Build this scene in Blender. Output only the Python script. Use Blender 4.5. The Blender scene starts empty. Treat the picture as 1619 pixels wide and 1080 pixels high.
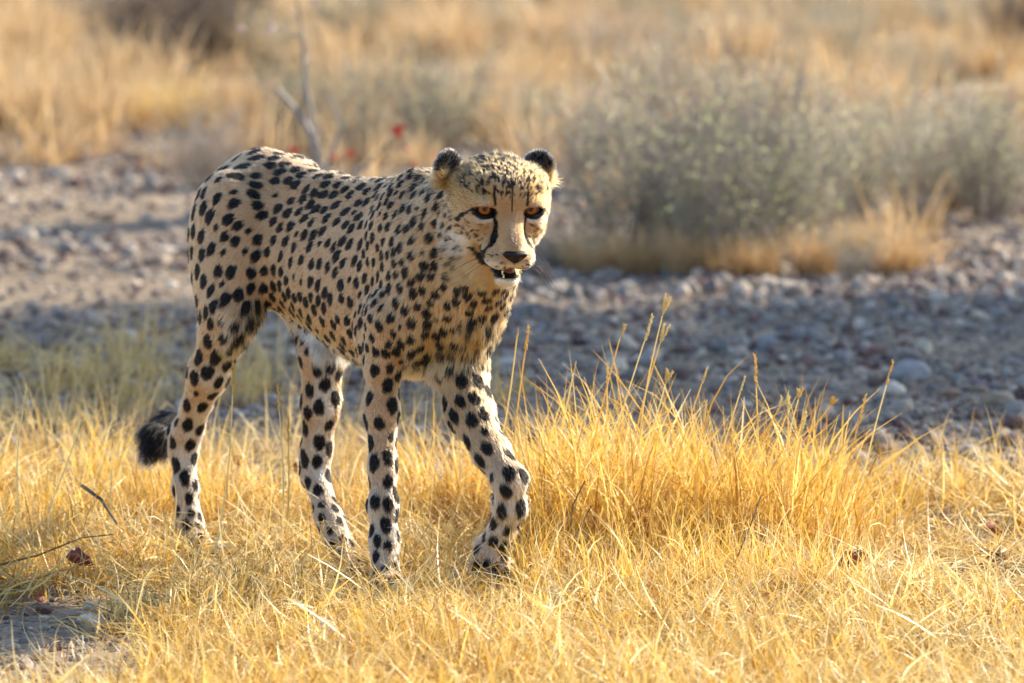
import bpy, bmesh, math, random
import numpy as np
from mathutils import Vector, Matrix, noise as mnoise

random.seed(7)
RNG = np.random.default_rng(7)

SC = bpy.context.scene
COL = SC.collection
R = math.radians

# ------------------------------------------------------------------ camera
CAM_Y, CAM_H, F_PX = -16.0, 2.2, 13491.0     # focal length in photograph pixels (300 mm lens)
PITCH = math.atan(1465.0 / F_PX)
cam = bpy.data.cameras.new('camera')
cam_ob = bpy.data.objects.new('camera', cam)
COL.objects.link(cam_ob)
cam.lens = 300.0
cam.sensor_width = 36.0
cam.clip_start = 0.5
cam.clip_end = 2000.0
cam_ob.location = (0.0, CAM_Y, CAM_H)
cam_ob.rotation_euler = (R(90) - PITCH, 0, 0)
cam.dof.use_dof = True
cam.dof.focus_distance = 15.86
cam.dof.aperture_fstop = 5.2
SC.camera = cam_ob

# ------------------------------------------------------------------ sky, sun, exposure
SUN_AZ, SUN_EL = R(55), R(30)                # azimuth from +Y towards +X
world = bpy.data.worlds.new('World')
SC.world = world
world.use_nodes = True
wn = world.node_tree
sky = wn.nodes.new('ShaderNodeTexSky')
sky.sky_type = 'NISHITA'
sky.sun_disc = False
sky.sun_elevation = SUN_EL
sky.sun_rotation = SUN_AZ
sky.dust_density = 1.0
sky.ozone_density = 2.5
bg = wn.nodes['Background']
bg.inputs['Strength'].default_value = 0.15
wn.links.new(sky.outputs[0], bg.inputs['Color'])
sun = bpy.data.lights.new('sun', 'SUN')
sun.energy = 5.0
sun.angle = R(0.5)
sun.color = (1.0, 0.88, 0.69)
sun_ob = bpy.data.objects.new('sun', sun)
COL.objects.link(sun_ob)
SUN_DIR = Vector((math.sin(SUN_AZ) * math.cos(SUN_EL), math.cos(SUN_AZ) * math.cos(SUN_EL), math.sin(SUN_EL)))
sun_ob.rotation_euler = SUN_DIR.to_track_quat('Z', 'Y').to_euler()
SC.view_settings.view_transform = 'Standard'
SC.view_settings.look = 'None'
SC.view_settings.gamma = 1.0
SC.view_settings.use_curve_mapping = False
SC.view_settings.exposure = 1.12
SC.cycles.use_denoising = True
SC.cycles.max_bounces = 6
SC.cycles.diffuse_bounces = 3
SC.cycles.transparent_max_bounces = 8

# ------------------------------------------------------------------ places
_cp, _sp = math.cos(PITCH), math.sin(PITCH)
def at(px, py, Y):
    """world point seen at photograph pixel (px, py) at world depth Y"""
    a = (px - 809.5) / F_PX
    b = -(py - 540.0) / F_PX
    d = np.array([a, _cp + b * _sp, -_sp + b * _cp])
    k = (Y - CAM_Y) / d[1]
    return np.array([0, CAM_Y, CAM_H]) + d * k
def ground(px, py):
    a = (px - 809.5) / F_PX
    b = -(py - 540.0) / F_PX
    d = np.array([a, _cp + b * _sp, -_sp + b * _cp])
    k = -CAM_H / d[2]
    return np.array([0, CAM_Y, CAM_H]) + d * k
def mpp(Y):
    return (Y - CAM_Y) / F_PX              # metres per photograph pixel at depth Y

# ------------------------------------------------------------------ helpers
def tag(o, label=None, cat=None, group=None, kind=None):
    if label: o['label'] = label
    if cat: o['category'] = cat
    if group: o['group'] = group
    if kind: o['kind'] = kind
    return o

def mesh_from(name, V, F, mat=None, parent=None, smooth=True, link=True):
    V = np.asarray(V, np.float32)
    me = bpy.data.meshes.new(name)
    if isinstance(F, np.ndarray):
        n, k = F.shape
        me.vertices.add(len(V))
        me.vertices.foreach_set('co', V.ravel())
        me.loops.add(n * k)
        me.loops.foreach_set('vertex_index', F.ravel().astype(np.int32))
        me.polygons.add(n)
        me.polygons.foreach_set('loop_start', np.arange(0, n * k, k, dtype=np.int32))
        me.update(calc_edges=True)
    else:
        me.from_pydata([tuple(map(float, v)) for v in V], [], F)
    me.polygons.foreach_set('use_smooth', [smooth] * len(me.polygons))
    me.update()
    if mat: me.materials.append(mat)
    o = bpy.data.objects.new(name, me)
    if link: COL.objects.link(o)
    if parent: o.parent = parent
    return o

def empty(name, loc=(0, 0, 0), rz=0.0):
    o = bpy.data.objects.new(name, None)
    COL.objects.link(o)
    o.location = loc
    o.rotation_euler = (0, 0, rz)
    o.empty_display_size = 0.05
    return o

def new_mat(name):
    m = bpy.data.materials.new(name)
    m.use_nodes = True
    nt = m.node_tree
    for n in list(nt.nodes): nt.nodes.remove(n)
    out = nt.nodes.new('ShaderNodeOutputMaterial')
    return m, nt, out

def nd(nt, t, **kw):
    n = nt.nodes.new(t)
    for k, v in kw.items():
        if k.startswith('i_'):
            key = k[2:]
            n.inputs[int(key) if key.isdigit() else key.replace('_', ' ')].default_value = v
        else:
            setattr(n, k, v)
    return n

def ramp(nt, stops):
    n = nt.nodes.new('ShaderNodeValToRGB')
    cr = n.color_ramp
    while len(cr.elements) > 1: cr.elements.remove(cr.elements[0])
    cr.elements[0].position = stops[0][0]
    cr.elements[0].color = (*stops[0][1], 1)
    for p, c in stops[1:]:
        e = cr.elements.new(p)
        e.color = (*c, 1)
    return n

def plain_mat(name, col, rough=0.6, spec=0.3, var=0.25, scale=30.0, coat=0.0, bump=0.0):
    m, nt, out = new_mat(name)
    b = nd(nt, 'ShaderNodeBsdfPrincipled')
    b.inputs['Roughness'].default_value = rough
    b.inputs['Specular IOR Level'].default_value = spec
    b.inputs['Coat Weight'].default_value = coat
    tc = nd(nt, 'ShaderNodeTexCoord')
    n = nd(nt, 'ShaderNodeTexNoise', i_Scale=scale, i_Detail=5.0)
    nt.links.new(tc.outputs['Object'], n.inputs['Vector'])
    c0 = tuple(c * (1 - var) for c in col); c1 = tuple(min(1, c * (1 + var)) for c in col)
    r = ramp(nt, [(0.3, c0), (0.7, c1)])
    nt.links.new(n.outputs['Fac'], r.inputs[0])
    nt.links.new(r.outputs[0], b.inputs['Base Color'])
    if bump:
        bp = nd(nt, 'ShaderNodeBump', i_Strength=bump, i_Distance=0.004)
        nt.links.new(n.outputs['Fac'], bp.inputs['Height'])
        nt.links.new(bp.outputs[0], b.inputs['Normal'])
    nt.links.new(b.outputs[0], out.inputs[0])
    return m

def sstep(a, b, x):
    t = np.clip((x - a) / (b - a), 0, 1)
    return t * t * (3 - 2 * t)

# ================================================================== MATERIALS OF THE PLACE
def straw_mat(name, stops, trans=0.35, noise_scale=1.6, rough=0.55):
    m, nt, out = new_mat(name)
    oi = nd(nt, 'ShaderNodeObjectInfo')
    at_ = nd(nt, 'ShaderNodeAttribute', attribute_name='tone')
    geo = nd(nt, 'ShaderNodeNewGeometry')
    n = nd(nt, 'ShaderNodeTexNoise', i_Scale=noise_scale, i_Detail=2.0)
    nt.links.new(geo.outputs['Position'], n.inputs['Vector'])
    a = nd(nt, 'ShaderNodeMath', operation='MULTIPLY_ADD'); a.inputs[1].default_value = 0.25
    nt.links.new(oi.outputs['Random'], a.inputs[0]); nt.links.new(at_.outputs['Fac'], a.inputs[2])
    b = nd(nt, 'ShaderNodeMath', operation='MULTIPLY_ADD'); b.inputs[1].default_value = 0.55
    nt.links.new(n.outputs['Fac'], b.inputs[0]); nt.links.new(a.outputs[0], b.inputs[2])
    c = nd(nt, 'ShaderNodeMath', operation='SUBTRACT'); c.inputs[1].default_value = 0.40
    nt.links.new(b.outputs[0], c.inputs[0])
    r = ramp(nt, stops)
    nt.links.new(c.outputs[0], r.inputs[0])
    p = nd(nt, 'ShaderNodeBsdfPrincipled')
    p.inputs['Roughness'].default_value = rough
    p.inputs['Specular IOR Level'].default_value = 0.35
    nt.links.new(r.outputs[0], p.inputs['Base Color'])
    t = nd(nt, 'ShaderNodeBsdfTranslucent')
    nt.links.new(r.outputs[0], t.inputs['Color'])
    mx = nd(nt, 'ShaderNodeMixShader'); mx.inputs[0].default_value = trans
    nt.links.new(p.outputs[0], mx.inputs[1]); nt.links.new(t.outputs[0], mx.inputs[2])
    nt.links.new(mx.outputs[0], out.inputs[0])
    return m

M_GOLD = straw_mat('golden_straw', [(0.0, (0.38, 0.17, 0.025)), (0.25, (0.66, 0.385, 0.06)), (0.5, (0.83, 0.56, 0.13)), (0.75, (0.90, 0.68, 0.24)), (1.0, (0.93, 0.84, 0.50))], 0.45, rough=0.42)
M_LITTER = straw_mat('flattened_straw', [(0.0, (0.28, 0.14, 0.04)), (0.3, (0.62, 0.38, 0.09)), (0.6, (0.80, 0.57, 0.18)), (1.0, (0.92, 0.82, 0.50))], 0.35, rough=0.4)
M_OLIVE = straw_mat('pale_olive_grass', [(0.0, (0.40, 0.25, 0.08)), (0.5, (0.72, 0.50, 0.18)), (1.0, (0.88, 0.72, 0.38))], 0.35)
M_SAGE = straw_mat('sage_leaf', [(0.0, (0.38, 0.40, 0.20)), (0.4, (0.55, 0.56, 0.31)), (0.75, (0.69, 0.68, 0.43)), (1.0, (0.82, 0.79, 0.58))], 0.5)
M_OCHRE = straw_mat('ochre_grass', [(0.0, (0.42, 0.26, 0.12)), (0.4, (0.59, 0.40, 0.20)), (0.8, (0.67, 0.50, 0.29)), (1.0, (0.74, 0.62, 0.44))], 0.4)
M_BROWNLEAF = straw_mat('dry_brown_leaf', [(0.0, (0.28, 0.20, 0.14)), (0.5, (0.44, 0.34, 0.24)), (1.0, (0.60, 0.50, 0.38))], 0.25)
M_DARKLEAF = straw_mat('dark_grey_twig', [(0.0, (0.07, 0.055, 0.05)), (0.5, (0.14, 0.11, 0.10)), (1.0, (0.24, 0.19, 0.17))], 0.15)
M_REDLEAF = straw_mat('red_leaf', [(0.0, (0.30, 0.02, 0.015)), (0.6, (0.50, 0.04, 0.025)), (1.0, (0.40, 0.12, 0.08))], 0.35)
M_TWIG = straw_mat('grey_twig', [(0.0, (0.30, 0.25, 0.21)), (0.5, (0.48, 0.42, 0.36)), (1.0, (0.66, 0.60, 0.53))], 0.0)
M_BARK = plain_mat('bark', (0.16, 0.12, 0.09), 0.85, 0.2, 0.35, 25, bump=0.6)
M_TREELEAF = straw_mat('tree_leaf', [(0.0, (0.04, 0.06, 0.02)), (0.5, (0.08, 0.10, 0.035)), (1.0, (0.13, 0.14, 0.06))], 0.3)

def ground_mat():
    m, nt, out = new_mat('soil')
    geo = nd(nt, 'ShaderNodeNewGeometry')
    def noise(s, d=6.0, rgh=0.6):
        n = nd(nt, 'ShaderNodeTexNoise', i_Scale=s, i_Detail=d, i_Roughness=rgh)
        nt.links.new(geo.outputs['Position'], n.inputs['Vector'])
        return n
    n1 = noise(1.2); n2 = noise(14.0); n3 = noise(90.0, 4.0)
    r1 = ramp(nt, [(0.30, (0.19, 0.16, 0.125)), (0.5, (0.34, 0.285, 0.22)), (0.72, (0.52, 0.435, 0.325))])
    nt.links.new(n2.outputs['Fac'], r1.inputs[0])
    r2 = ramp(nt, [(0.35, (0.72, 0.70, 0.68)), (0.7, (1.12, 1.08, 1.03))])
    nt.links.new(n1.outputs['Fac'], r2.inputs[0])
    mul = nd(nt, 'ShaderNodeMixRGB', blend_type='MULTIPLY', i_Fac=1.0)
    nt.links.new(r1.outputs[0], mul.inputs[1]); nt.links.new(r2.outputs[0], mul.inputs[2])
    vo = nd(nt, 'ShaderNodeTexVoronoi', i_Scale=55.0)
    nt.links.new(geo.outputs['Position'], vo.inputs['Vector'])
    r3 = ramp(nt, [(0.0, (0.6, 0.52, 0.46)), (0.5, (1.0, 0.95, 0.9)), (1.0, (1.25, 1.15, 1.05))])
    sep = nd(nt, 'ShaderNodeSeparateColor'); nt.links.new(vo.outputs['Color'], sep.inputs[0])
    nt.links.new(sep.outputs[0], r3.inputs[0])
    mul2 = nd(nt, 'ShaderNodeMixRGB', blend_type='MULTIPLY', i_Fac=0.8)
    nt.links.new(mul.outputs[0], mul2.inputs[1]); nt.links.new(r3.outputs[0], mul2.inputs[2])
    p = nd(nt, 'ShaderNodeBsdfPrincipled')
    p.inputs['Roughness'].default_value = 0.95
    p.inputs['Specular IOR Level'].default_value = 0.1
    nt.links.new(mul2.outputs[0], p.inputs['Base Color'])
    ad = nd(nt, 'ShaderNodeMath', operation='ADD')
    nt.links.new(n2.outputs['Fac'], ad.inputs[0]); nt.links.new(n3.outputs['Fac'], ad.inputs[1])
    bp = nd(nt, 'ShaderNodeBump', i_Strength=0.9, i_Distance=0.012)
    nt.links.new(ad.outputs[0], bp.inputs['Height'])
    nt.links.new(bp.outputs[0], p.inputs['Normal'])
    nt.links.new(p.outputs[0], out.inputs[0])
    return m
M_SOIL = ground_mat()

def stone_mat(name, stops):
    m, nt, out = new_mat(name)
    oi = nd(nt, 'ShaderNodeObjectInfo')
    tc = nd(nt, 'ShaderNodeTexCoord')
    n = nd(nt, 'ShaderNodeTexNoise', i_Scale=9.0, i_Detail=6.0, i_Roughness=0.65)
    nt.links.new(tc.outputs['Object'], n.inputs['Vector'])
    r = ramp(nt, stops)
    nt.links.new(oi.outputs['Random'], r.inputs[0])
    r2 = ramp(nt, [(0.3, (0.7, 0.68, 0.66)), (0.7, (1.2, 1.18, 1.15))])
    nt.links.new(n.outputs['Fac'], r2.inputs[0])
    mul = nd(nt, 'ShaderNodeMixRGB', blend_type='MULTIPLY', i_Fac=1.0)
    nt.links.new(r.outputs[0], mul.inputs[1]); nt.links.new(r2.outputs[0], mul.inputs[2])
    p = nd(nt, 'ShaderNodeBsdfPrincipled')
    p.inputs['Roughness'].default_value = 0.7
    p.inputs['Specular IOR Level'].default_value = 0.35
    nt.links.new(mul.outputs[0], p.inputs['Base Color'])
    bp = nd(nt, 'ShaderNodeBump', i_Strength=0.4, i_Distance=0.05)
    nt.links.new(n.outputs['Fac'], bp.inputs['Height']); nt.links.new(bp.outputs[0], p.inputs['Normal'])
    nt.links.new(p.outputs[0], out.inputs[0])
    return m
M_GRAVEL = stone_mat('gravel_stone', [(0.0, (0.10, 0.07, 0.065)), (0.14, (0.20, 0.10, 0.075)), (0.28, (0.17, 0.155, 0.15)), (0.42, (0.33, 0.24, 0.17)), (0.55, (0.22, 0.20, 0.19)), (0.68, (0.42, 0.35, 0.28)), (0.80, (0.27, 0.25, 0.24)), (0.92, (0.56, 0.44, 0.32)), (1.0, (0.74, 0.64, 0.52))])

# ================================================================== GROUND
def zg(x, y):
    """height of the ground"""
    x = np.asarray(x, float); y = np.asarray(y, float)
    return (0.012 * np.sin(x * 2.1 + 0.7 * y) * np.cos(y * 1.3 - x * 0.6) + 0.006 * np.sin(x * 5.3 + 1) * np.sin(y * 4.1)
            - 0.012)
def build_ground():
    def axis(a, b, near, fine, grow):
        v = list(np.arange(a, b + fine, fine))
        s = fine
        while v[-1] < near: s *= grow; v.append(v[-1] + s)
        s = fine
        while v[0] > -near: s *= grow; v.insert(0, v[0] - s)
        return np.array(v)
    xs = axis(-4, 4, 900, 0.09, 1.25); ys = axis(-4, 20, 1200, 0.12, 1.25)
    X, Y = np.meshgrid(xs, ys, indexing='ij')
    Z = zg(X, Y)
    V = np.stack([X, Y, Z], -1).reshape(-1, 3)
    nx, ny = len(xs), len(ys)
    i = (np.arange(nx - 1)[:, None] * ny + np.arange(ny - 1)[None]).ravel()
    F = np.stack([i, i + ny, i + ny + 1, i + 1], 1)
    tag(mesh_from('ground', V, F, M_SOIL), kind='structure')
build_ground()

# ================================================================== GEOMETRY FOR PLANTS AND STONES
def blades_mesh(name, B, mat, link=False):
    """B: list of (base, heading angle, lean, length, width, curl, tone, segments)"""
    V = []; F = []; T = []
    for base, ang, lean, L, W, curl, tone, ns in B:
        h = np.array([math.cos(ang), math.sin(ang), 0.0])
        wig = random.gauss(0, 0.45)
        sd = np.array([-h[1], h[0], 0.0])
        tw = random.uniform(-1.4, 1.4)
        p = np.array(base, float); a = lean
        st = L / ns
        o = len(V)
        for k in range(ns + 1):
            f = k / ns
            d = h * math.sin(a) + np.array([0, 0, 1.0]) * math.cos(a)
            t = tw * (0.4 + 0.6 * f)
            nrm = np.cross(sd, d)
            wv = sd * math.cos(t) + nrm * math.sin(t)
            w = W * 0.5 * (1.0 if f < 0.45 else max(0.10, 1 - (f - 0.45) / 0.6))
            V.append(p - wv * w); V.append(p + wv * w)
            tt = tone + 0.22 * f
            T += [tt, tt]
            p = p + d * st + sd * wig * st * 1.1 * f
            if p[2] < 0.001: p[2] = 0.001
            a += curl * st / L * (0.3 + 1.4 * f)
        for k in range(ns):
            q = o + 2 * k
            F.append((q, q + 1, q + 3, q + 2))
    o = mesh_from(name, V, np.array(F), mat, link=link)
    at_ = o.data.attributes.new('tone', 'FLOAT', 'POINT')
    at_.data.foreach_set('value', np.array(T, np.float32))
    return o

def tuft(name, n, rad, hlo, hhi, wlo, whi, mat, lean=0.5, curl=1.3, heads=0.0, wind=0.0, segs=5, base_tone=0.3):
    B = []
    for i in range(n):
        r = rad * math.sqrt(random.random()); a = random.uniform(0, 6.283)
        base = (r * math.cos(a), r * math.sin(a), 0.0)
        L = random.uniform(hlo, hhi) * random.uniform(0.7, 1.0)
        ang = a + random.uniform(-1.2, 1.2)
        if random.random() < wind: ang = random.uniform(-0.5, 0.5)
        ln = abs(random.gauss(0, lean * 0.6))
        cu = random.uniform(-0.2, curl) if random.random() < 0.6 else random.uniform(curl, curl * 2.8)
        B.append((base, ang, ln, L, random.uniform(wlo, whi), cu, base_tone + random.uniform(-0.38, 0.42), segs))
    return blades_mesh(name, B, mat)

def litter(name, n, rad, llo, lhi, mat, base_tone=0.35, zmax=0.035):
    B = []
    for i in range(n):
        r = rad * math.sqrt(random.random()); a = random.uniform(0, 6.283)
        B.append(((r * math.cos(a), r * math.sin(a), random.uniform(0.002, zmax)), random.uniform(0, 6.283), random.uniform(0.9, 1.75),
                  random.uniform(llo, lhi), random.uniform(0.0018, 0.0044), random.uniform(-1.6, 1.6), base_tone + random.uniform(-0.3, 0.45), 4))
    return blades_mesh(name, B, mat)

def stone_data(seed, subdiv=2, rough=0.35, flat=0.6):
    rs = random.Random(seed)
    bm = bmesh.new()
    bmesh.ops.create_icosphere(bm, subdivisions=subdiv, radius=0.5)
    off = Vector((rs.uniform(0, 50), rs.uniform(0, 50), rs.uniform(0, 50)))
    planes = [(Vector((rs.gauss(0, 1), rs.gauss(0, 1), rs.gauss(0, 1))).normalized(), rs.uniform(0.28, 0.44)) for _ in range(9)]
    sx, sy = rs.uniform(0.75, 1.1), rs.uniform(0.65, 1.0)
    for v in bm.verts:
        p = v.co.copy()
        for n, d in planes:
            t = p.dot(n) - d
            if t > 0: p -= n * t * 0.9
        p += v.co.normalized() * rough * 0.12 * mnoise.noise(v.co * 4 + off)
        v.co = (p.x * sx, p.y * sy, p.z * flat)
    me = bpy.data.meshes.new('stone')
    bm.to_mesh(me); bm.free()
    me.polygons.foreach_set('use_smooth', [False] * len(me.polygons))
    return me

def scatter(name, variants, pts, rots, scl, idx, kind='stuff', label=None, cat=None):
    """one object that instances small meshes on points"""
    c = bpy.data.collections.new(name + '_variants')
    for i, v in enumerate(variants):
        v.name = '%s_variant_%02d' % (name, i)
        c.objects.link(v)
    me = bpy.data.meshes.new(name)
    me.vertices.add(len(pts)); me.vertices.foreach_set('co', np.asarray(pts, np.float32).ravel())
    a = me.attributes.new('rot', 'FLOAT_VECTOR', 'POINT'); a.data.foreach_set('vector', np.asarray(rots, np.float32).ravel())
    a = me.attributes.new('scl', 'FLOAT_VECTOR', 'POINT')
    s = np.asarray(scl, np.float32)
    if s.ndim == 1: s = np.repeat(s[:, None], 3, 1)
    a.data.foreach_set('vector', s.ravel())
    a = me.attributes.new('idx', 'INT', 'POINT'); a.data.foreach_set('value', np.asarray(idx, np.int32))
    o = bpy.data.objects.new(name, me); COL.objects.link(o)
    ng = bpy.data.node_groups.new(name, 'GeometryNodeTree')
    ng.interface.new_socket('Geometry', in_out='INPUT', socket_type='NodeSocketGeometry')
    ng.interface.new_socket('Geometry', in_out='OUTPUT', socket_type='NodeSocketGeometry')
    gi = ng.nodes.new('NodeGroupInput'); go = ng.nodes.new('NodeGroupOutput')
    iop = ng.nodes.new('GeometryNodeInstanceOnPoints')
    ci = ng.nodes.new('GeometryNodeCollectionInfo')
    ci.inputs['Collection'].default_value = c
    ci.inputs['Separate Children'].default_value = True
    ci.inputs['Reset Children'].default_value = True
    iop.inputs['Pick Instance'].default_value = True
    def na(nm, ty):
        n = ng.nodes.new('GeometryNodeInputNamedAttribute'); n.data_type = ty; n.inputs['Name'].default_value = nm
        return n.outputs['Attribute']
    e2r = ng.nodes.new('FunctionNodeEulerToRotation')
    L = ng.links.new
    L(gi.outputs[0], iop.inputs['Points']); L(ci.outputs[0], iop.inputs['Instance'])
    L(na('idx', 'INT'), iop.inputs['Instance Index'])
    L(na('rot', 'FLOAT_VECTOR'), e2r.inputs[0]); L(e2r.outputs[0], iop.inputs['Rotation'])
    L(na('scl', 'FLOAT_VECTOR'), iop.inputs['Scale'])
    L(iop.outputs[0], go.inputs[0])
    md = o.modifiers.new('scatter', 'NODES'); md.node_group = ng
    return tag(o, label, cat, kind=kind)

# ================================================================== OFF-FRAME TREES THAT SHADE THE GRAVEL
def leaf_cards(C, size, mat, name, parent, n_tone=1.0, flatup=0.0):
    """many small leaf quads at the points C"""
    n = len(C)
    a = RNG.normal(0, 1, (n, 3)); a[:, 2] *= (1 - flatup); a /= np.linalg.norm(a, axis=1)[:, None]
    b = np.cross(a, RNG.normal(0, 1, (n, 3))); b /= np.linalg.norm(b, axis=1)[:, None]
    s = size * RNG.uniform(0.6, 1.4, n)[:, None]
    V = np.stack([C - a * s, C + b * s * 0.38, C + a * s, C - b * s * 0.38], 1).reshape(-1, 3)
    F = np.arange(n * 4).reshape(-1, 4)
    o = mesh_from(name, V, F, mat, parent, smooth=False)
    t = o.data.attributes.new('tone', 'FLOAT', 'POINT')
    t.data.foreach_set('value', np.repeat(RNG.uniform(0.0, 0.8, n), 4).astype(np.float32))
    return o

def tube_mesh(paths, sides=6):
    """paths: list of [(point, radius), ...] -> V, F"""
    V = []; F = []
    for P in paths:
        o = len(V)
        for i, (p, r) in enumerate(P):
            p = Vector(p)
            q0 = Vector(P[max(0, i - 1)][0]); q1 = Vector(P[min(len(P) - 1, i + 1)][0])
            d = (q1 - q0).normalized()
            u = d.orthogonal().normalized(); w = d.cross(u)
            for k in range(sides):
                a = 2 * math.pi * k / sides
                V.append(tuple(p + (u * math.cos(a) + w * math.sin(a)) * r))
        for i in range(len(P) - 1):
            for k in range(sides):
                F.append((o + i * sides + k, o + i * sides + (k + 1) % sides, o + (i + 1) * sides + (k + 1) % sides, o + (i + 1) * sides + k))
    return V, np.array(F)

def limb_path(p, d, L, r0, r1, n=6, wob=0.12, up=0.0):
    out = [(tuple(p), r0)]
    p = Vector(p); d = Vector(d).normalized()
    for i in range(n):
        d = (d + Vector((random.gauss(0, wob), random.gauss(0, wob), random.gauss(0, wob) + up))).normalized()
        p = p + d * (L / n)
        out.append((tuple(p), r0 + (r1 - r0) * (i + 1) / n))
    return out

def shade_tree(x, y, zc, rx, ry, rv, nl, label):
    t = empty('thorn_tree', (x, y, float(zg(x, y))))
    tag(t, label, 'tree')
    tr = limb_path((0, 0, -0.1), (0.05, 0.05, 1), zc - rv * 0.6, 0.12, 0.07, 8, 0.08)
    paths = [tr]
    C = []
    for i in range(16):
        s = Vector(tr[random.randint(4, 8)][0])
        a = random.uniform(0, 6.28)
        e = Vector((math.cos(a) * rx * random.uniform(0.5, 0.95), math.sin(a) * ry * random.uniform(0.5, 0.95), zc + random.uniform(-0.3, 0.5) * rv))
        paths.append([(tuple(s.lerp(e, f) + Vector((0, 0, 0.25 * math.sin(f * 3.1)))), 0.045 * (1 - f) + 0.008) for f in (0, .25, .5, .75, 1)])
    V, F = tube_mesh(paths, 7)
    mesh_from('trunk', V, F, M_BARK, t)
    cl = []
    while len(cl) < 130:
        p = np.array([random.uniform(-1, 1), random.uniform(-1, 1), random.uniform(-1, 1)])
        if p @ p < 1: cl.append(p * [rx, ry, rv] + [0, 0, zc])
    cl = np.array(cl)
    C = cl[RNG.integers(0, len(cl), nl)] + RNG.normal(0, 1, (nl, 3)) * [0.20, 0.20, 0.10]
    leaf_cards(C, 0.035, M_TREELEAF, 'crown', t)

shade_tree(5.0, 7.15, 3.4, 2.25, 1.35, 0.45, 90000, 'flat-topped thorn tree with dark green crown right of the view')
_sn = empty('dead_tree', (2.75, 10.0, 0.0))
tag(_sn, 'leafless dead tree trunk with two short limbs right of the view', 'dead tree')
V_, F_ = tube_mesh([limb_path((0, 0, -0.1), (0.02, 0, 1), 3.5, 0.17, 0.12, 10, 0.03), limb_path((0.0, 0, 1.9), (0.8, 0.5, 0.9), 0.7, 0.03, 0.01, 5), limb_path((0.05, 0, 2.5), (-0.6, 0.5, 1), 0.6, 0.025, 0.01, 5)], 10)
mesh_from('trunk', V_, F_, M_BARK, _sn)

# ================================================================== SHRUBS AND TUSSOCKS BEHIND
def shrub_parts(root, h, w, nstem, nleaf, leafsize, leafmat, stemmat, spread=1.0, leafbase=0.15):
    """upright many-stemmed shrub; leaves sit along its twigs"""
    paths = []; C = []
    for i in range(nstem):
        a = random.uniform(0, 6.283); rr = random.random()
        d = Vector((math.cos(a) * rr * spread, math.sin(a) * rr * spread, random.uniform(0.8, 1.4)))
        L = h * random.uniform(0.65, 1.08)
        P = limb_path((math.cos(a) * 0.07 * w, math.sin(a) * 0.07 * w, -0.02), d, L, 0.0062, 0.0020, 7, 0.12, 0.03)
        paths.append(P)
        for j in range(5):
            k = random.randint(2, 6)
            b = limb_path(P[k][0], (random.gauss(0, 0.6), random.gauss(0, 0.6), 0.9), L * random.uniform(0.15, 0.42), 0.0032, 0.0014, 4, 0.2)
            paths.append(b)
    V, F = tube_mesh(paths, 3)
    mesh_from('stems', V, F, stemmat, root)
    pp = np.array([np.array(p[0]) for P in paths for p in P[1:]])
    pp = pp[pp[:, 2] > leafbase * h]
    if nleaf:
        C = pp[RNG.integers(0, len(pp), nleaf)] + RNG.normal(0, 1, (nleaf, 3)) * [0.022 * w + 0.008, 0.022 * w + 0.008, 0.035]
        leaf_cards(C, leafsize, leafmat, 'foliage', root)

def copy_thing(o, loc, rz, s, label, group=None):
    c = o.copy(); COL.objects.link(c)
    c.location = loc; c.rotation_euler = (0, 0, rz); c.scale = s
    c['label'] = label
    if group: c['group'] = group
    for ch in list(o.children):
        d = ch.copy(); COL.objects.link(d); d.parent = c
    return c

def make_shrub(name, label, cat, **kw):
    t = empty(name)
    tag(t, label, cat)
    shrub_parts(t, **kw)
    return t

protos = {
    'sage': make_shrub('sage_shrub', '', 'shrub', h=1.0, w=1.0, nstem=64, nleaf=1600, leafsize=0.014, leafmat=M_SAGE, stemmat=M_TWIG, spread=0.75),
    'sage2': make_shrub('sage_shrub', '', 'shrub', h=1.0, w=1.2, nstem=56, nleaf=1200, leafsize=0.014, leafmat=M_SAGE, stemmat=M_TWIG, spread=1.1),
    'twig': make_shrub('twiggy_bush', '', 'bush', h=1.0, w=1.0, nstem=75, nleaf=2600, leafsize=0.011, leafmat=M_BROWNLEAF, stemmat=M_TWIG, spread=1.1),
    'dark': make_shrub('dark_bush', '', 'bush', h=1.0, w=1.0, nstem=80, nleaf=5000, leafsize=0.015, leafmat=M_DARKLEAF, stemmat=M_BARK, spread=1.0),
}
def make_tussock(mat, n=420):
    t = empty('grass_tussock'); tag(t, '', 'grass tussock')
    o = tuft('blades', n, 0.22, 0.5, 1.05, 0.006, 0.012, mat, lean=0.55, curl=0.9, segs=4)
    COL.objects.link(o); o.parent = t
    return t
protos['gold'] = make_tussock(M_OCHRE)
protos['pale'] = make_tussock(M_OLIVE, 300)
_used = set()
def plant(kind, px, py, h_px, w_px, label, group=None):
    """a plant of the wanted height and width, standing on the ground where (px, py) meets it"""
    g = ground(px, py); Y = g[1]
    s = h_px * mpp(Y); w = w_px * mpp(Y) * {'gold': 1.15, 'pale': 1.15}.get(kind, 1.05)
    loc = (g[0], g[1], float(zg(g[0], g[1])) - 0.005)
    pr = protos[kind]
    rz = random.uniform(0, 6.28)
    if kind in _used:
        copy_thing(pr, loc, rz, (w, w, s), label, group)
    else:
        _used.add(kind)
        pr.location = loc; pr.rotation_euler = (0, 0, rz); pr.scale = (w, w, s)
        pr['label'] = label
        if group: pr['group'] = group
G_SH = 'pale shrubs on the stony ground behind'
G_TU = 'golden grass tussocks behind'
plant('sage', 1130, 424, 300, 300, 'largest pale sage shrub, right behind the cheetah head, golden grass at its foot', G_SH)
plant('sage2', 985, 402, 270, 240, 'pale twiggy sage shrub just left of the largest shrub', G_SH)
plant('sage', 1262, 412, 300, 250, 'pale sage shrub touching the right side of the largest shrub', G_SH)
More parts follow.
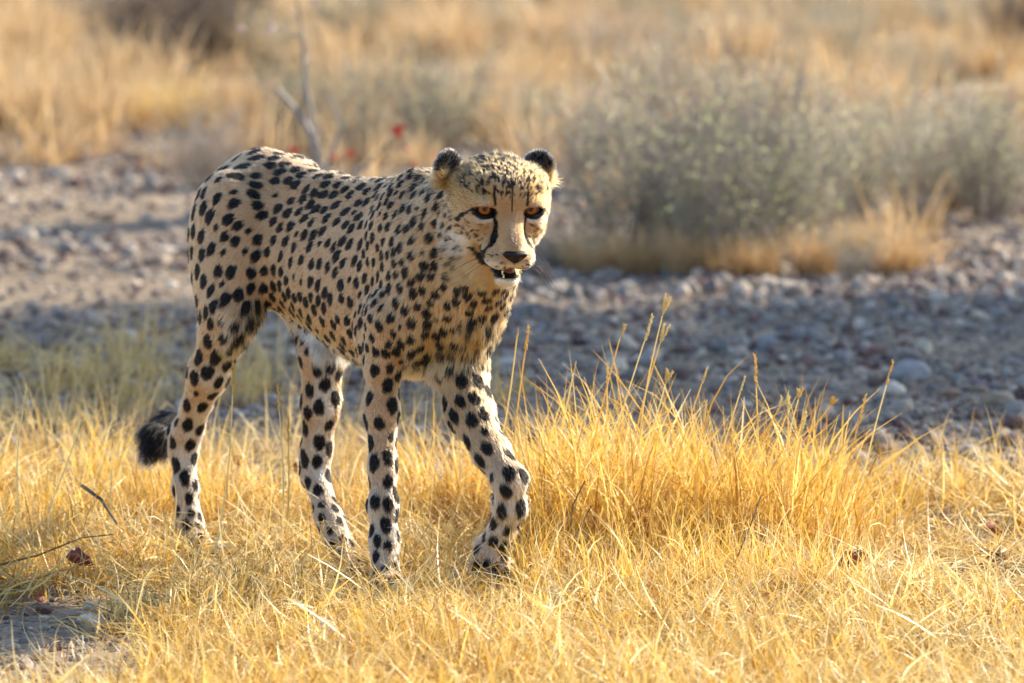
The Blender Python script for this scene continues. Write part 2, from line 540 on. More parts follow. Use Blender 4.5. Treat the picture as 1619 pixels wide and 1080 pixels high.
plant('sage2', 1352, 436, 105, 90, 'small green sage shrub in front at the edge of the gravel', G_SH)
plant('sage2', 1430, 335, 210, 230, 'grey sage shrub over dark gaps, second from the right edge', G_SH)
plant('sage', 1565, 335, 235, 230, 'grey sage shrub at the right edge of the view', G_SH)
plant('sage2', 1060, 395, 330, 260, 'tall pale shrub rising behind the left side of the largest shrub', G_SH)
plant('sage2', 1195, 380, 310, 260, 'tall pale shrub rising behind the right side of the largest shrub', G_SH)
plant('sage', 1340, 350, 240, 200, 'pale shrub between the large shrubs and the dark gaps', G_SH)
plant('sage2', 1490, 290, 190, 260, 'pale spreading shrub behind the right edge shrubs', G_SH)
plant('twig', 1090, 404, 380, 170, 'wispy leafless bush sticking out above the left part of the largest shrub', G_SH)
plant('twig', 1225, 400, 360, 150, 'wispy leafless bush sticking out above the right part of the largest shrub', G_SH)
plant('gold', 1360, 395, 90, 110, 'golden tussock just behind the small green shrub', G_TU)
plant('gold', 1150, 432, 80, 100, 'low golden tussock at the middle of the foot of the largest shrub', G_TU)
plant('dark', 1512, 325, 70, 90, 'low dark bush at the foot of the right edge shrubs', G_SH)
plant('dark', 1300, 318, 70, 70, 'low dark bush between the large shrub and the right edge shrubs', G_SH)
plant('sage', 690, 240, 190, 230, 'pale green shrub above the cheetah shoulder', G_SH)
plant('sage2', 575, 235, 170, 190, 'pale green shrub above the cheetah back', G_SH)
plant('sage', 465, 232, 175, 160, 'pale grey shrub behind the red-leaved sapling', G_SH)
plant('sage', 840, 228, 120, 150, 'small grey shrub above the cheetah ears', G_SH)
plant('twig', 322, 292, 160, 150, 'brown leafless bush standing left of the cheetah rump', G_SH)
plant('twig', 925, 300, 160, 160, 'brown twiggy bush right of the cheetah ears', G_SH)
plant('twig', 880, 415, 70, 90, 'tiny brown bush beside the cheetah cheek', G_SH)
plant('gold', 930, 420, 95, 130, 'golden tussock right beside the cheetah muzzle', G_TU)
plant('gold', 1010, 424, 105, 120, 'golden tussock under the left part of the large shrub', G_TU)
plant('gold', 1085, 428, 115, 110, 'short golden tussock at the foot of the large shrub', G_TU)
plant('gold', 1290, 432, 120, 110, 'golden tussock between large shrub and small green shrub', G_TU)
plant('gold', 1420, 428, 110, 130, 'golden tussock right of the small green shrub', G_TU)
plant('gold', 1195, 430, 95, 110, 'low golden tussock under the right part of the large shrub', G_TU)
plant('gold', 1440, 300, 60, 80, 'small golden tussock between the two right edge shrubs', G_TU)
plant('gold', 40, 205, 150, 210, 'wide golden tussock at the left edge of the view', G_TU)
plant('gold', 140, 200, 120, 170, 'golden tussock second from the left edge', G_TU)
plant('pale', 235, 195, 110, 130, 'pale straw tussock left of the brown bush', G_TU)
plant('gold', 385, 200, 150, 120, 'golden tussock above the brown bush', G_TU)
plant('pale', 300, 205, 130, 130, 'pale straw tussock right above the brown bush', G_TU)
plant('gold', 770, 215, 160, 150, 'tall orange tussock above the cheetah withers', G_TU)
plant('gold', 850, 180, 170, 150, 'tall orange tussock above the cheetah head', G_TU)
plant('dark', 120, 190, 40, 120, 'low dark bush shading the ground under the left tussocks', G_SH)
# far rows, seen only as soft colour
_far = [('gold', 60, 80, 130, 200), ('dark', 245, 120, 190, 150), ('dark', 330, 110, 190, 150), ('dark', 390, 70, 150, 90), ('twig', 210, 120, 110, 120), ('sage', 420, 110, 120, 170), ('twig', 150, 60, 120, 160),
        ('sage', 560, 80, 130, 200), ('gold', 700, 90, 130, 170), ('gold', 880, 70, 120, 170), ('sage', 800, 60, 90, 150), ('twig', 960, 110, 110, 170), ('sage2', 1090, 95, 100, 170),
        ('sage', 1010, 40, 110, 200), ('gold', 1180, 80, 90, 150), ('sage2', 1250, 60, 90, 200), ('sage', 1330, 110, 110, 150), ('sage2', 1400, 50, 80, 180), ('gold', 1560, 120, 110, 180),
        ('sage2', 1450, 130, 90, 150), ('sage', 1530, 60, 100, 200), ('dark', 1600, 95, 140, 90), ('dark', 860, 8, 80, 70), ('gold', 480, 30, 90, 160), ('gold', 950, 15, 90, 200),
        ('gold', 20, 20, 110, 160), ('sage', 640, 20, 90, 200), ('gold', 1100, 10, 80, 200), ('sage2', 1300, 0, 90, 260), ('sage', 1480, 0, 90, 240), ('twig', 100, 0, 110, 220), ('dark', 330, 5, 100, 160), ('gold', 760, 0, 100, 200), ('gold', 1250, 150, 80, 160), ('sage2', 1150, 170, 90, 200), ('sage', 1020, 180, 110, 170), ('gold', 230, 20, 90, 160)]
_names = {'gold': 'golden tussock', 'sage': 'grey green shrub', 'sage2': 'pale spreading shrub', 'dark': 'dark bush', 'twig': 'brown bush', 'pale': 'straw tussock'}
_marks = [(60, 'at the left edge'), (160, 'left of the dark brush'), (300, 'around the dark brush'), (400, 'just right of the dark brush'), (500, 'above the cheetah rump'), (600, 'above the cheetah back'),
          (730, 'above the cheetah withers'), (830, 'above the left ear'), (900, 'above the right ear'), (990, 'right above the cheetah head'), (1060, 'left above the largest shrub'), (1130, 'straight above the largest shrub'),
          (1200, 'right above the largest shrub'), (1290, 'above the gap beside the largest shrub'), (1370, 'above the small green shrub'), (1470, 'above the right edge shrubs'), (1550, 'near the right edge'), (1700, 'at the right edge')]
_rows = [(25, 'in the farthest row'), (75, 'in the far row'), (300, 'in the nearer far row')]
_seen = {}
for k, x, y, h, w in _far:
    lab = 'blurred %s %s %s' % (_names[k], next(r for lim, r in _rows if y <= lim), next(m_ for lim, m_ in _marks if x <= lim))
    _seen[lab] = _seen.get(lab, 0) + 1
    if _seen[lab] > 1: lab = lab.replace('blurred ', 'lower ')
    plant(k, x, y, h, w, lab, 'plants far behind the stony ground')

# ---- red-leaved sapling with bare pale branches behind the back of the cheetah
sp_ = empty('sapling', (0, 0, 0)); _g = ground(505, 395)
sp_.location = (_g[0], _g[1], float(zg(_g[0], _g[1])))
tag(sp_, 'leafless grey sapling with a few red leaves behind the cheetah back', 'sapling')
def rel(px, py): return tuple(at(px, py, _g[1] + random.uniform(-0.05, 0.05)) - np.array(sp_.location))
br = [[(505, 397, .006), (508, 300, .006), (500, 230, .0055), (478, 185, .005), (436, 140, .004)], [(500, 230, .004), (482, 120, .003), (478, 60, .0022), (470, 0, .0016)],
      [(508, 290, .004), (540, 200, .003), (520, 150, .002)], [(508, 320, .004), (580, 262, .0025), (628, 208, .0015)], [(478, 60, .002), (430, 42, .001)], [(480, 100, .002), (492, 84, .001)],
      [(508, 330, .004), (470, 265, .002), (440, 240, .0012)], [(508, 310, .003), (560, 300, .002), (650, 262, .0012)]]
V_, F_ = tube_mesh([[(rel(x, y), r * 2.0) for x, y, r in b] for b in br], 5)
mesh_from('branches', V_, F_, M_TWIG, sp_)
for x, y, s, n in ((628, 206, 0.022, 7), (462, 238, 0.018, 5), (530, 247, 0.015, 4), (640, 235, 0.016, 3), (690, 240, 0.014, 2), (470, 244, 0.012, 2), (440, 240, .012, 2), (492, 84, .012, 2), (552, 246, .014, 3), (595, 262, .012, 2), (655, 262, .012, 2)):
    C = np.array([rel(x + random.gauss(0, 4), y + random.gauss(0, 4)) for _ in range(n)])
    for c_ in C: leaf_cards(c_[None], s, M_REDLEAF, 'leaf', sp_)
_pk = plain_mat('pale_pink_bud', (0.62, 0.42, 0.38), 0.6, 0.3, 0.15, 60)
for x, y in ((430, 42), (425, 50), (380, 46), (497, 2)):
    me = stone_data(x, 2, 0.2, 0.9)
    me.materials.append(_pk)
    o = bpy.data.objects.new('bud', me); COL.objects.link(o); o.parent = sp_; o.location = rel(x, y); o.scale = (0.022,) * 3

# ================================================================== GRAVEL
def rand_rot(n, full=True):
    r = np.zeros((n, 3)); r[:, 2] = RNG.uniform(0, 6.283, n)
    if full: r[:, 0] = RNG.normal(0, 0.35, n); r[:, 1] = RNG.normal(0, 0.35, n)
    return r
def lattice(X, Y, s, seed):
    return vnoise2(X * s, Y * s, seed)
def vnoise2(x, y, seed=0):
    xi = np.floor(x).astype(np.int64); yi = np.floor(y).astype(np.int64)
    fx = x - xi; fy = y - yi; fx = fx * fx * (3 - 2 * fx); fy = fy * fy * (3 - 2 * fy)
    def h(a, b):
        v = (a * 374761393 + b * 668265263 + seed * 974711) & 0xffffffff
        v = ((v ^ (v >> 13)) * 1274126177) & 0xffffffff
        return ((v ^ (v >> 16)) & 0xffff) / 65535.0
    return (h(xi, yi) * (1 - fx) + h(xi + 1, yi) * fx) * (1 - fy) + (h(xi, yi + 1) * (1 - fx) + h(xi + 1, yi + 1) * fx) * fy

def build_gravel():
    var = []
    for i in range(8):
        me = stone_data(100 + i, 2 if i < 4 else 1, 0.4, random.uniform(0.45, 0.75)); me.materials.append(M_GRAVEL)
        var.append(bpy.data.objects.new('stone_variant', me))
    n = 190000
    Y = -2.5 + 13 * RNG.random(n) ** 0.95; X = RNG.uniform(-2.9, 2.9, n)
    d = 0.25 + 0.75 * sstep(0.9, 2.0, Y)
    d *= np.where(Y > 1.2, 0.35 + 0.9 * sstep(0.35, 0.6, vnoise2(X * 0.9, Y * 0.9, 5)), 1)
    d *= np.where((X < -0.3) & (Y > 2) , np.where(Y > 5, 0.3, 0.5), 1.0)
    k = RNG.random(n) < d
    X, Y = X[k], Y[k]; n = len(X)
    s = np.exp(RNG.normal(-4.28, 0.58, n)); s = np.clip(s, 0.005, 0.065)
    s *= np.where(vnoise2(X * 0.7, Y * 0.7, 9) > 0.5, 1.3, 0.85)
    s *= np.where(Y < 1.0, 0.75, 1.0)
    Z = zg(X, Y) + s * 0.12
    scatter('gravel', var, np.stack([X, Y, Z], 1), rand_rot(n), s, RNG.integers(0, 8, n), label='loose grey and brown gravel on the bare ground', cat=None)
build_gravel()

# ================================================================== DRY GRASS
def build_grass():
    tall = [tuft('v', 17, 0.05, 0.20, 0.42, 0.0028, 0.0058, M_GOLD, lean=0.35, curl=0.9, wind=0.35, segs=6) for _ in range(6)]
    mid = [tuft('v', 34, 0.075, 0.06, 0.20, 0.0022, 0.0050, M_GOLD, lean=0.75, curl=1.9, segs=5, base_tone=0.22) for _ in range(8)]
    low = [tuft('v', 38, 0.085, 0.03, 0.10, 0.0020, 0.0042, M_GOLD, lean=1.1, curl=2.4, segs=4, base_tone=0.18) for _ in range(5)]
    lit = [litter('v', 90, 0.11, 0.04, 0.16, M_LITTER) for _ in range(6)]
    wire = []
    for _ in range(6):
        B = []
        for i in range(26):
            r = 0.09 * math.sqrt(random.random()); a = random.uniform(0, 6.283)
            B.append(((r * math.cos(a), r * math.sin(a), random.uniform(0, 0.02)), random.uniform(0, 6.283), random.uniform(0.1, 1.2), random.uniform(0.07, 0.24),
                      random.uniform(0.0012, 0.0022), random.uniform(1.5, 5.5) * random.choice((1, 1, -1)), random.uniform(-0.2, 0.9), 8))
        wire.append(blades_mesh('v', B, M_LITTER))
    P = []; I = []; S = []
    def add(n, x0, x1, y0, y1, lo, hi, fn, s0, s1):
        X = RNG.uniform(x0, x1, n); Y = RNG.uniform(y0, y1, n)
        k = RNG.random(n) < fn(X, Y)
        X, Y = X[k], Y[k]
        P.append(np.stack([X, Y, zg(X, Y) - 0.004], 1)); I.append(RNG.integers(lo, hi, len(X))); S.append(RNG.uniform(s0, s1, len(X)))
    def edge(X):       # far limit of the golden grass
        return np.interp(X, [-3, -1.0, -0.75, -0.4, -0.1, 0.2, 0.6, 0.75, 1.0, 3], [1.9, 1.8, 1.35, 1.25, 1.3, 1.3, 1.35, 1.5, 1.7, 2.1])
    def bare(X, Y):    # 1 where the grass is thin
        b = np.exp(-(((X + 0.86) / 0.26) ** 2 + ((Y + 0.78) / 0.78) ** 2)) * 1.7      # bottom left
        b = np.maximum(b, 1.5 * np.exp(-(((X - 0.88) / 0.25) ** 2 + ((Y - 0.40) / 0.80) ** 2)))     # right
        b = np.maximum(b, 0.75 * np.exp(-(((X - 0.15) / 0.28) ** 2 + ((Y + 0.72) / 0.16) ** 2)))
        b = np.maximum(b, 0.9 * np.exp(-(((X + 0.42) / 0.12) ** 2 + ((Y - 0.12) / 0.12) ** 2)))
        return np.clip(b, 0, 1)
    inside = lambda X, Y: sstep(0.0, 0.25, edge(X) - Y + 0.35 * (vnoise2(X * 5, Y * 5, 1) - 0.5))
    # keep the walking animal's feet from being buried
    def feet(X, Y):
        f = np.ones(len(X))
        for fx, fy, r, c in ((-0.234, -0.08, 0.11, 0.60), (-0.30, 0.20, 0.10, 0.36), (-0.60, 0.52, 0.09, 0.40), (-0.045, -0.10, 0.08, 0.50)):
            f = np.minimum(f, sstep(r * 0.7, r, np.hypot(X - fx, Y - fy)))
            f = np.where((np.abs(X - fx) < 0.07) & (Y < fy) & (Y > fy - c), np.minimum(f, 0.14), f)
        return f
    nz = lambda X, Y, s, seed: vnoise2(X * s, Y * s, seed)
    b0 = len(tall)
    NB = len(tall) + len(mid) + len(low) + len(lit)
    # litter over everything
    add(3600, -3, 3, -3.0, 2.2, b0 + 13, b0 + 19, lambda X, Y: inside(X, Y) * (1 - np.where(X < 0, 1.0, 0.75) * bare(X, Y)) * 0.9 * feet(X, Y), 0.7, 1.2)
    # low and middle tufts
    add(5200, -3, 3, -3.0, 2.2, b0 + 8, b0 + 13, lambda X, Y: inside(X, Y) * (1 - bare(X, Y)) * (0.3 + 0.6 * (nz(X, Y, 4, 2) > 0.45)) * feet(X, Y), 0.7, 1.3)
    clear = lambda X, Y: np.where((np.abs(X + 0.32) < 0.48) & (Y < 0.15) & (Y > -0.75), 0.35, 1.0)
    add(3800, -3, 3, -3.0, 1.9, b0, b0 + 8, lambda X, Y: inside(X, Y) * (1 - bare(X, Y)) * sstep(0.44, 0.64, nz(X, Y, 5, 3)) * feet(X, Y) * clear(X, Y), 0.6, 1.1)
    add(2600, -3, 3, -2.0, 2.0, NB, NB + 6, lambda X, Y: inside(X, Y) * (1 - 0.8 * bare(X, Y)) * 0.9 * feet(X, Y), 0.6, 1.1)
    # tall stand right of the cheetah
    add(330, 0.02, 0.80, 0.15, 1.15, 0, b0, lambda X, Y: sstep(0.80, 0.45, X) * (0.35 + 0.65 * (nz(X, Y, 7, 31) > 0.45)) * feet(X, Y), 0.38, 0.78)
    add(110, 0.02, 0.62, 0.2, 0.8, 0, b0, lambda X, Y: (nz(X, Y, 7, 33) > 0.5) * 1.0, 0.6, 1.0)
    add(75, 0.03, 0.42, 0.15, 0.65, 0, b0, lambda X, Y: feet(X, Y), 0.72, 1.08)
    add(60, -0.20, 0.10, 0.65, 1.2, 0, b0, lambda X, Y: np.full(len(X), 0.8), 0.5, 0.8)
    add(170, 0.0, 0.62, -0.35, 0.2, 0, b0, lambda X, Y: np.full(len(X), 0.55), 0.35, 0.6)
    # left clumps and stand-out clumps between the legs
    add(110, -1.6, -0.80, 0.3, 1.6, 0, b0, lambda X, Y: np.full(len(X), 0.65), 0.4, 0.62)
    add(80, -0.80, -0.2, 0.75, 1.25, 0, b0, lambda X, Y: np.full(len(X), 0.5), 0.4, 0.6)
    add(150, 0.75, 2.6, 1.0, 1.8, 0, b0, lambda X, Y: np.full(len(X), 0.6), 0.35, 0.55)
    # near the lens, out of focus
    add(420, -1.6, 1.9, -3.0, -0.75, 0, b0, lambda X, Y: (1 - bare(X, Y)) * np.where(X < -0.45, 0.25, np.where(X > 0.55, 0.2, 0.8)), 0.30, 0.60)
    P = np.concatenate(P); I = np.concatenate(I); S = np.concatenate(S)
    print('grass tufts', len(P))
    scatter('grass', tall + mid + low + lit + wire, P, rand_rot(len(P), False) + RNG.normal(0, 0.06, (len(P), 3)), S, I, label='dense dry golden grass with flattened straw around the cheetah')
    # olive grass in the shade behind
    va = [tuft('v', 45, 0.09, 0.08, 0.26, 0.0022, 0.0042, M_OLIVE, lean=0.7, curl=1.6, segs=4) for _ in range(5)] + [litter('v', 60, 0.13, 0.05, 0.2, M_OLIVE) for _ in range(3)]
    n = 620
    X = RNG.uniform(-3, 0.1, n); Y = RNG.uniform(1.3, 4.6, n)
    d = sstep(0.1, -0.5, X) * sstep(4.6, 3.2, Y) * (0.12 + 0.6 * (vnoise2(X * 3, Y * 3, 7) > 0.5))
    k = RNG.random(n) < d; X, Y = X[k], Y[k]
    scatter('shaded_grass', va, np.stack([X, Y, zg(X, Y)], 1), rand_rot(len(X), False), RNG.uniform(0.45, 0.95, len(X)), RNG.integers(0, 8, len(X)), label='thin olive grass in the shade left behind the cheetah')
    # sparse yellow weeds over the far stony ground
    n = 900
    X = RNG.uniform(-4, 4, n); Y = RNG.uniform(4.5, 17, n)
    k = RNG.random(n) < np.where(Y < 6.0, 0.0, np.where(Y < 9, 0.15 * (X > 0.3) + 0.03, 0.8)); X, Y = X[k], Y[k]
    vb = [tuft('v', 50, 0.10, 0.10, 0.30, 0.0035, 0.007, M_OCHRE, lean=0.7, curl=1.4, segs=4) for _ in range(4)]
    scatter('far_grass', vb, np.stack([X, Y, zg(X, Y)], 1), rand_rot(len(X), False), RNG.uniform(0.6, 1.3, len(X)), RNG.integers(0, 4, len(X)), label='scattered ochre grass on the stony ground far behind')
build_grass()


# ================================================================== CHEETAH
HEAD_A = R(57)
FWD = np.array([math.cos(HEAD_A), -math.sin(HEAD_A), 0.0])
LFT = np.array([math.sin(HEAD_A), math.cos(HEAD_A), 0.0])     # the animal's left = picture right
UP = np.array([0, 0, 1.0])
S0 = np.array([-0.142, 0.05, 0.0])
H0 = S0 - 0.62 * FWD
def body(t, v, z):
    return H0 + t * FWD + v * LFT + z * UP

PRIMS = []      # (kind, params, k, op, lo, hi)
def p_ell(c, r, axes=None, k=0.02, op='u'):
    c = np.array(c, float); r = np.array(r, float)
    A = np.eye(3) if axes is None else np.array(axes, float)       # rows = axes
    e = np.sqrt(((A * r[:, None]) ** 2).sum(0))
    PRIMS.append(('e', (c, r, A), k, op, c - e, c + e))
def p_cone(a, ra, b, rb, k=0.02, op='u'):
    a = np.array(a, float); b = np.array(b, float)
    PRIMS.append(('c', (a, ra, b, rb), k, op, np.minimum(a - ra, b - rb), np.maximum(a + ra, b + rb)))
def p_tube(pts, k=0.02):
    """torso: rows (t, zc, halfwidth, halfheight)"""
    P = np.array(pts, float)
    lo = np.array([9, 9, 9.]); hi = -lo
    for t, z, w, h in P:
        for sv in (-w, w):
            q = body(t, sv, 0)
            lo = np.minimum(lo, [q[0], q[1], z - h]); hi = np.maximum(hi, [q[0], q[1], z + h])
    PRIMS.append(('t', P, k, 'u', lo, hi))

BODY_AX = np.array([FWD, LFT, UP])
def rot_ax(ax, yaw=0, pitch=0, roll=0):
    """rows of ax rotated: pitch tips the first axis down about the second, yaw about up, roll about the first"""
    ax = np.array(ax, float)
    m = np.array(Matrix.Rotation(yaw, 3, 'Z')) @ np.array(Matrix.Rotation(pitch, 3, 'Y')) @ np.array(Matrix.Rotation(roll, 3, 'X'))
    return (ax.T @ m).T

SEGS = []       # (a, b, ra, rb, tag) for the lie of the fur and the markings
def limb(tagname, pts, k=0.025):
    """pts: (px, py, Y, radius_px)"""
    q = [(at(x, y, Y), r * mpp(Y)) for x, y, Y, r in pts]
    for (a, ra), (b, rb) in zip(q[:-1], q[1:]):
        p_cone(a, ra, b, rb, k)
        SEGS.append((a, b, ra, rb, tagname))
    return q
def paw(c, d, s=1.0, tip=0.0, k=0.010):
    """c = centre of the paw, d = heading (unit), tip = how far the toes hang down"""
    d = np.array(d, float); d /= np.linalg.norm(d)
    l = np.cross(UP, d); l /= np.linalg.norm(l)
    u = np.cross(d, l)
    d2 = d * math.cos(tip) - u * math.sin(tip)
    u2 = u * math.cos(tip) + d * math.sin(tip)
    p_ell(c, (0.036 * s, 0.030 * s, 0.022 * s), [d2, l, u2], 0.018)
    for i, (o, f) in enumerate(((-0.026, 0.024), (-0.010, 0.040), (0.010, 0.040), (0.026, 0.024))):
        q = c + (d2 * f + l * o) * s - u2 * 0.004 * s
        p_ell(q, (0.021 * s, 0.0112 * s, 0.015 * s), [d2, l, u2], 0.005)

# ---- torso
TORSO = [(-0.165, 0.66, 0.030, 0.045), (-0.14, 0.655, 0.062, 0.085), (-0.08, 0.645, 0.088, 0.118), (0.0, 0.625, 0.098, 0.145),
         (0.10, 0.605, 0.090, 0.140), (0.20, 0.588, 0.092, 0.146), (0.32, 0.568, 0.104, 0.160),
         (0.45, 0.562, 0.112, 0.176), (0.56, 0.580, 0.110, 0.188), (0.66, 0.590, 0.098, 0.170), (0.735, 0.580, 0.074, 0.125), (0.775, 0.570, 0.035, 0.06)]
p_tube(TORSO)
# hip bones, croup
p_ell(body(0.03, -0.048, 0.690), (0.060, 0.030, 0.050), BODY_AX, 0.05)
p_ell(body(0.05, 0.052, 0.708), (0.060, 0.033, 0.055), BODY_AX, 0.04)
# spine ridge
p_cone(body(-0.02, 0, 0.735), 0.025, body(0.25, 0, 0.708), 0.020, 0.05)
p_cone(body(0.25, 0, 0.708), 0.020, body(0.5, 0, 0.725), 0.020, 0.05)
# shoulder blades
for s in (-1, 1):
    p_ell(body(0.640, s * 0.056, 0.660), (0.080, 0.040, 0.128), rot_ax(BODY_AX, pitch=R(-4)), 0.045)
    p_ell(body(0.640, s * 0.083, 0.540), (0.078, 0.043, 0.115), rot_ax(BODY_AX, pitch=R(12)), 0.020)
    p_ell(body(0.560, s * 0.088, 0.480), (0.070, 0.038, 0.085), rot_ax(BODY_AX, pitch=R(30)), 0.014)
# thighs
p_ell(at(356, 398, 0.50), (0.108, 0.052, 0.152), rot_ax(BODY_AX, pitch=R(-6)), 0.050)
p_ell(at(358, 470, 0.47), (0.078, 0.042, 0.110), rot_ax(BODY_AX, pitch=R(10)), 0.03)
p_ell(body(0.03, 0.075, 0.57), (0.115, 0.045, 0.150), rot_ax(BODY_AX, pitch=R(-25)), 0.03)
# right hind leg
rh = limb('leg', [(368, 490, 0.45, 40), (330, 590, 0.52, 30), (297, 680, 0.60, 21), (290, 712, 0.62, 19), (293, 770, 0.605, 17), (300, 830, 0.59, 19)])
p_ell(at(277, 690, 0.635), (0.020, 0.016, 0.030), BODY_AX, 0.02)
limb('leg', [(300, 830, 0.59, 19), (306, 852, 0.57, 22)], 0.02)
paw(at(310, 858, 0.545), FWD, 1.0)
# left hind leg
limb('leg', [(485, 470, 0.52, 40), (509, 560, 0.38, 34), (508, 640, 0.39, 29), (500, 712, 0.41, 22), (499, 752, 0.41, 19), (520, 820, 0.33, 19), (540, 868, 0.28, 22)], 0.022)
p_ell(at(489, 735, 0.425), (0.018, 0.015, 0.030), BODY_AX, 0.02)
paw(at(556, 893, 0.235), FWD, 1.0)
# right front leg
limb('leg', [(618, 500, 0.00, 42), (606, 580, 0.02, 27), (603, 650, 0.015, 25), (605, 740, 0.0, 20), (606, 800, -0.01, 20.5), (607, 855, -0.02, 20), (609, 902, -0.035, 22)], 0.022)
p_ell(at(590, 800, 0.01), (0.014, 0.014, 0.018), BODY_AX, 0.012)
paw(at(613, 922, -0.065), FWD * 0.6 + np.array([0, -0.6, 0]), 1.05)
# left front leg, lifted
limb('leg', [(735, 500, 0.02, 48), (727, 580, 0.02, 41), (742, 650, -0.03, 35), (775, 712, -0.09, 25), (806, 760, -0.135, 23.5), (807, 800, -0.125, 21), (790, 845, -0.10, 22)], 0.022)
p_ell(at(790, 790, -0.09), (0.014, 0.014, 0.018), BODY_AX, 0.012)
paw(at(775, 872, -0.085), FWD * 0.9 + LFT * -0.5, 1.0, tip=R(62))
# neck
NECK = [(body(0.60, 0.0, 0.655), 0.110), (body(0.70, 0.0, 0.645), 0.104)]
HY = -0.265
EYE0 = at(806, 334, HY)                       # midpoint between the eyes
YAW, HPITCH, ROLL = R(15), R(14), R(1.5)
HF = np.array([math.sin(YAW), -math.cos(YAW), 0]);  HX = np.array([math.cos(YAW), math.sin(YAW), 0])
HFp = HF * math.cos(HPITCH) - UP * math.sin(HPITCH)
HU = np.cross(HFp, -HX)
if HU[2] < 0: HU = -HU
HX, HU = HX * math.cos(ROLL) - HU * math.sin(ROLL), HU * math.cos(ROLL) + HX * math.sin(ROLL)
HEAD_AX = np.array([HX, HFp, HU])             # x = picture right, y = out of the face, z = up
def hd(x, y, z):
    return EYE0 + x * HX + y * HFp + z * HU
def to_head(P):
    return (P - EYE0) @ HEAD_AX.T
NECK += [(hd(0.0, -0.17, -0.03) * 0.55 + body(0.70, 0, 0.645) * 0.45, 0.090), (hd(0.0, -0.10, -0.01), 0.076)]
for (a, ra), (b, rb) in zip(NECK[:-1], NECK[1:]):
    p_cone(a, ra, b, rb, 0.05)
    SEGS.append((b, a, rb, ra, 'neck'))
# throat and breast
p_cone(hd(0, -0.075, -0.10), 0.040, body(0.75, 0, 0.56), 0.060, 0.05)
# ---- head
def hel(x, y, z, rx, ry, rz, k=0.02, op='u', yaw=0, pitch=0, roll=0):
    a = HEAD_AX
    if yaw or pitch or roll:
        a = rot_ax(HEAD_AX, yaw, pitch, roll)
    p_ell(hd(x, y, z), (rx, ry, rz), a, k, op)
NHEAD = len(PRIMS)
for s in (-1, 1):
    hel(s * 0.023, -0.022, -0.044, 0.020, 0.026, 0.026, 0.012)
hel(0, -0.085, 0.006, 0.083, 0.085, 0.056, 0.03)
for s in (-1, 1):
    hel(s * 0.048, -0.066, 0.018, 0.036, 0.046, 0.034, 0.03)                  # cranium
hel(0, -0.045, 0.026, 0.060, 0.046, 0.040, 0.03)                  # forehead
for s in (-1, 1):
    hel(s * 0.052, -0.058, -0.020, 0.030, 0.055, 0.046, 0.025)     # cheek bones
    hel(s * 0.050, -0.085, -0.052, 0.034, 0.050, 0.045, 0.030)    # cheeks
    hel(s * 0.043, -0.011, 0.0165, 0.024, 0.018, 0.0085, 0.010)     # brow
    hel(s * 0.045, -0.022, -0.022, 0.022, 0.020, 0.014, 0.014)    # under the eye
p_cone(hd(0, -0.030, 0.008), 0.028, hd(0, 0.040, -0.055), 0.022, 0.018)    # nose bridge
p_cone(hd(0, 0.020, -0.056), 0.025, hd(0, 0.050, -0.068), 0.020, 0.012)
for s in (-1, 1):
    hel(s * 0.021, 0.030, -0.081, 0.0245, 0.033, 0.0190, 0.010)    # lips pads
    hel(s * 0.026, 0.000, -0.070, 0.022, 0.036, 0.022, 0.015)
p_cone(hd(0, -0.050, -0.092), 0.030, hd(0, 0.024, -0.1225), 0.0145, 0.014)   # lower jaw
hel(0, 0.023, -0.1235, 0.018, 0.016, 0.013, 0.010)                 # chin
# mouth gap
hel(0, 0.034, -0.1065, 0.0265, 0.050, 0.0042, 0.004, 's', pitch=R(-4))
hel(0, 0.065, -0.078, 0.0022, 0.012, 0.016, 0.003, 's')
# ears
for s in (-1, 1):
    a = rot_ax(HEAD_AX, yaw=s * R(30), roll=0)
    a = np.array([a[0], a[1], a[2]])
    tilt = s * R(22)
    ax = np.array([a[0] * math.cos(tilt) - a[2] * math.sin(tilt), a[1], a[2] * math.cos(tilt) + a[0] * math.sin(tilt)])
    c = hd(s * 0.087 - 0.006, -0.118, 0.043)
    p_ell(c, (0.030, 0.012, 0.036), ax, 0.016)
    p_ell(c + ax[1] * 0.011 + ax[2] * 0.004 + ax[0] * 0.004 * s, (0.0205, 0.010, 0.025), ax, 0.005, 's')
    EAR = None
# eye sockets
for s in (-1, 1):
    hel(s * 0.045, -0.004, 0.0005, 0.0152, 0.014, 0.0078, 0.004, 's', roll=0)
    hel(s * 0.031, 0.000, -0.005, 0.0055, 0.010, 0.0045, 0.004, 's')

# ---- tail (hangs behind the right hind leg, tip curls out to the left)
TAIL = [(body(-0.13, 0.0, 0.70), 0.030), (body(-0.20, 0.0, 0.62), 0.024), (at(335, 520, 0.76), 0.022), (at(322, 600, 0.78), 0.020),
        (at(300, 662, 0.76), 0.019), (at(274, 672, 0.73), 0.020), (at(254, 690, 0.70), 0.021), (at(243, 706, 0.69), 0.014)]
for (a, ra), (b, rb) in zip(TAIL[:-1], TAIL[1:]):
    p_cone(a, ra, b, rb, 0.015)
    SEGS.append((a, b, ra, rb, 'tail'))

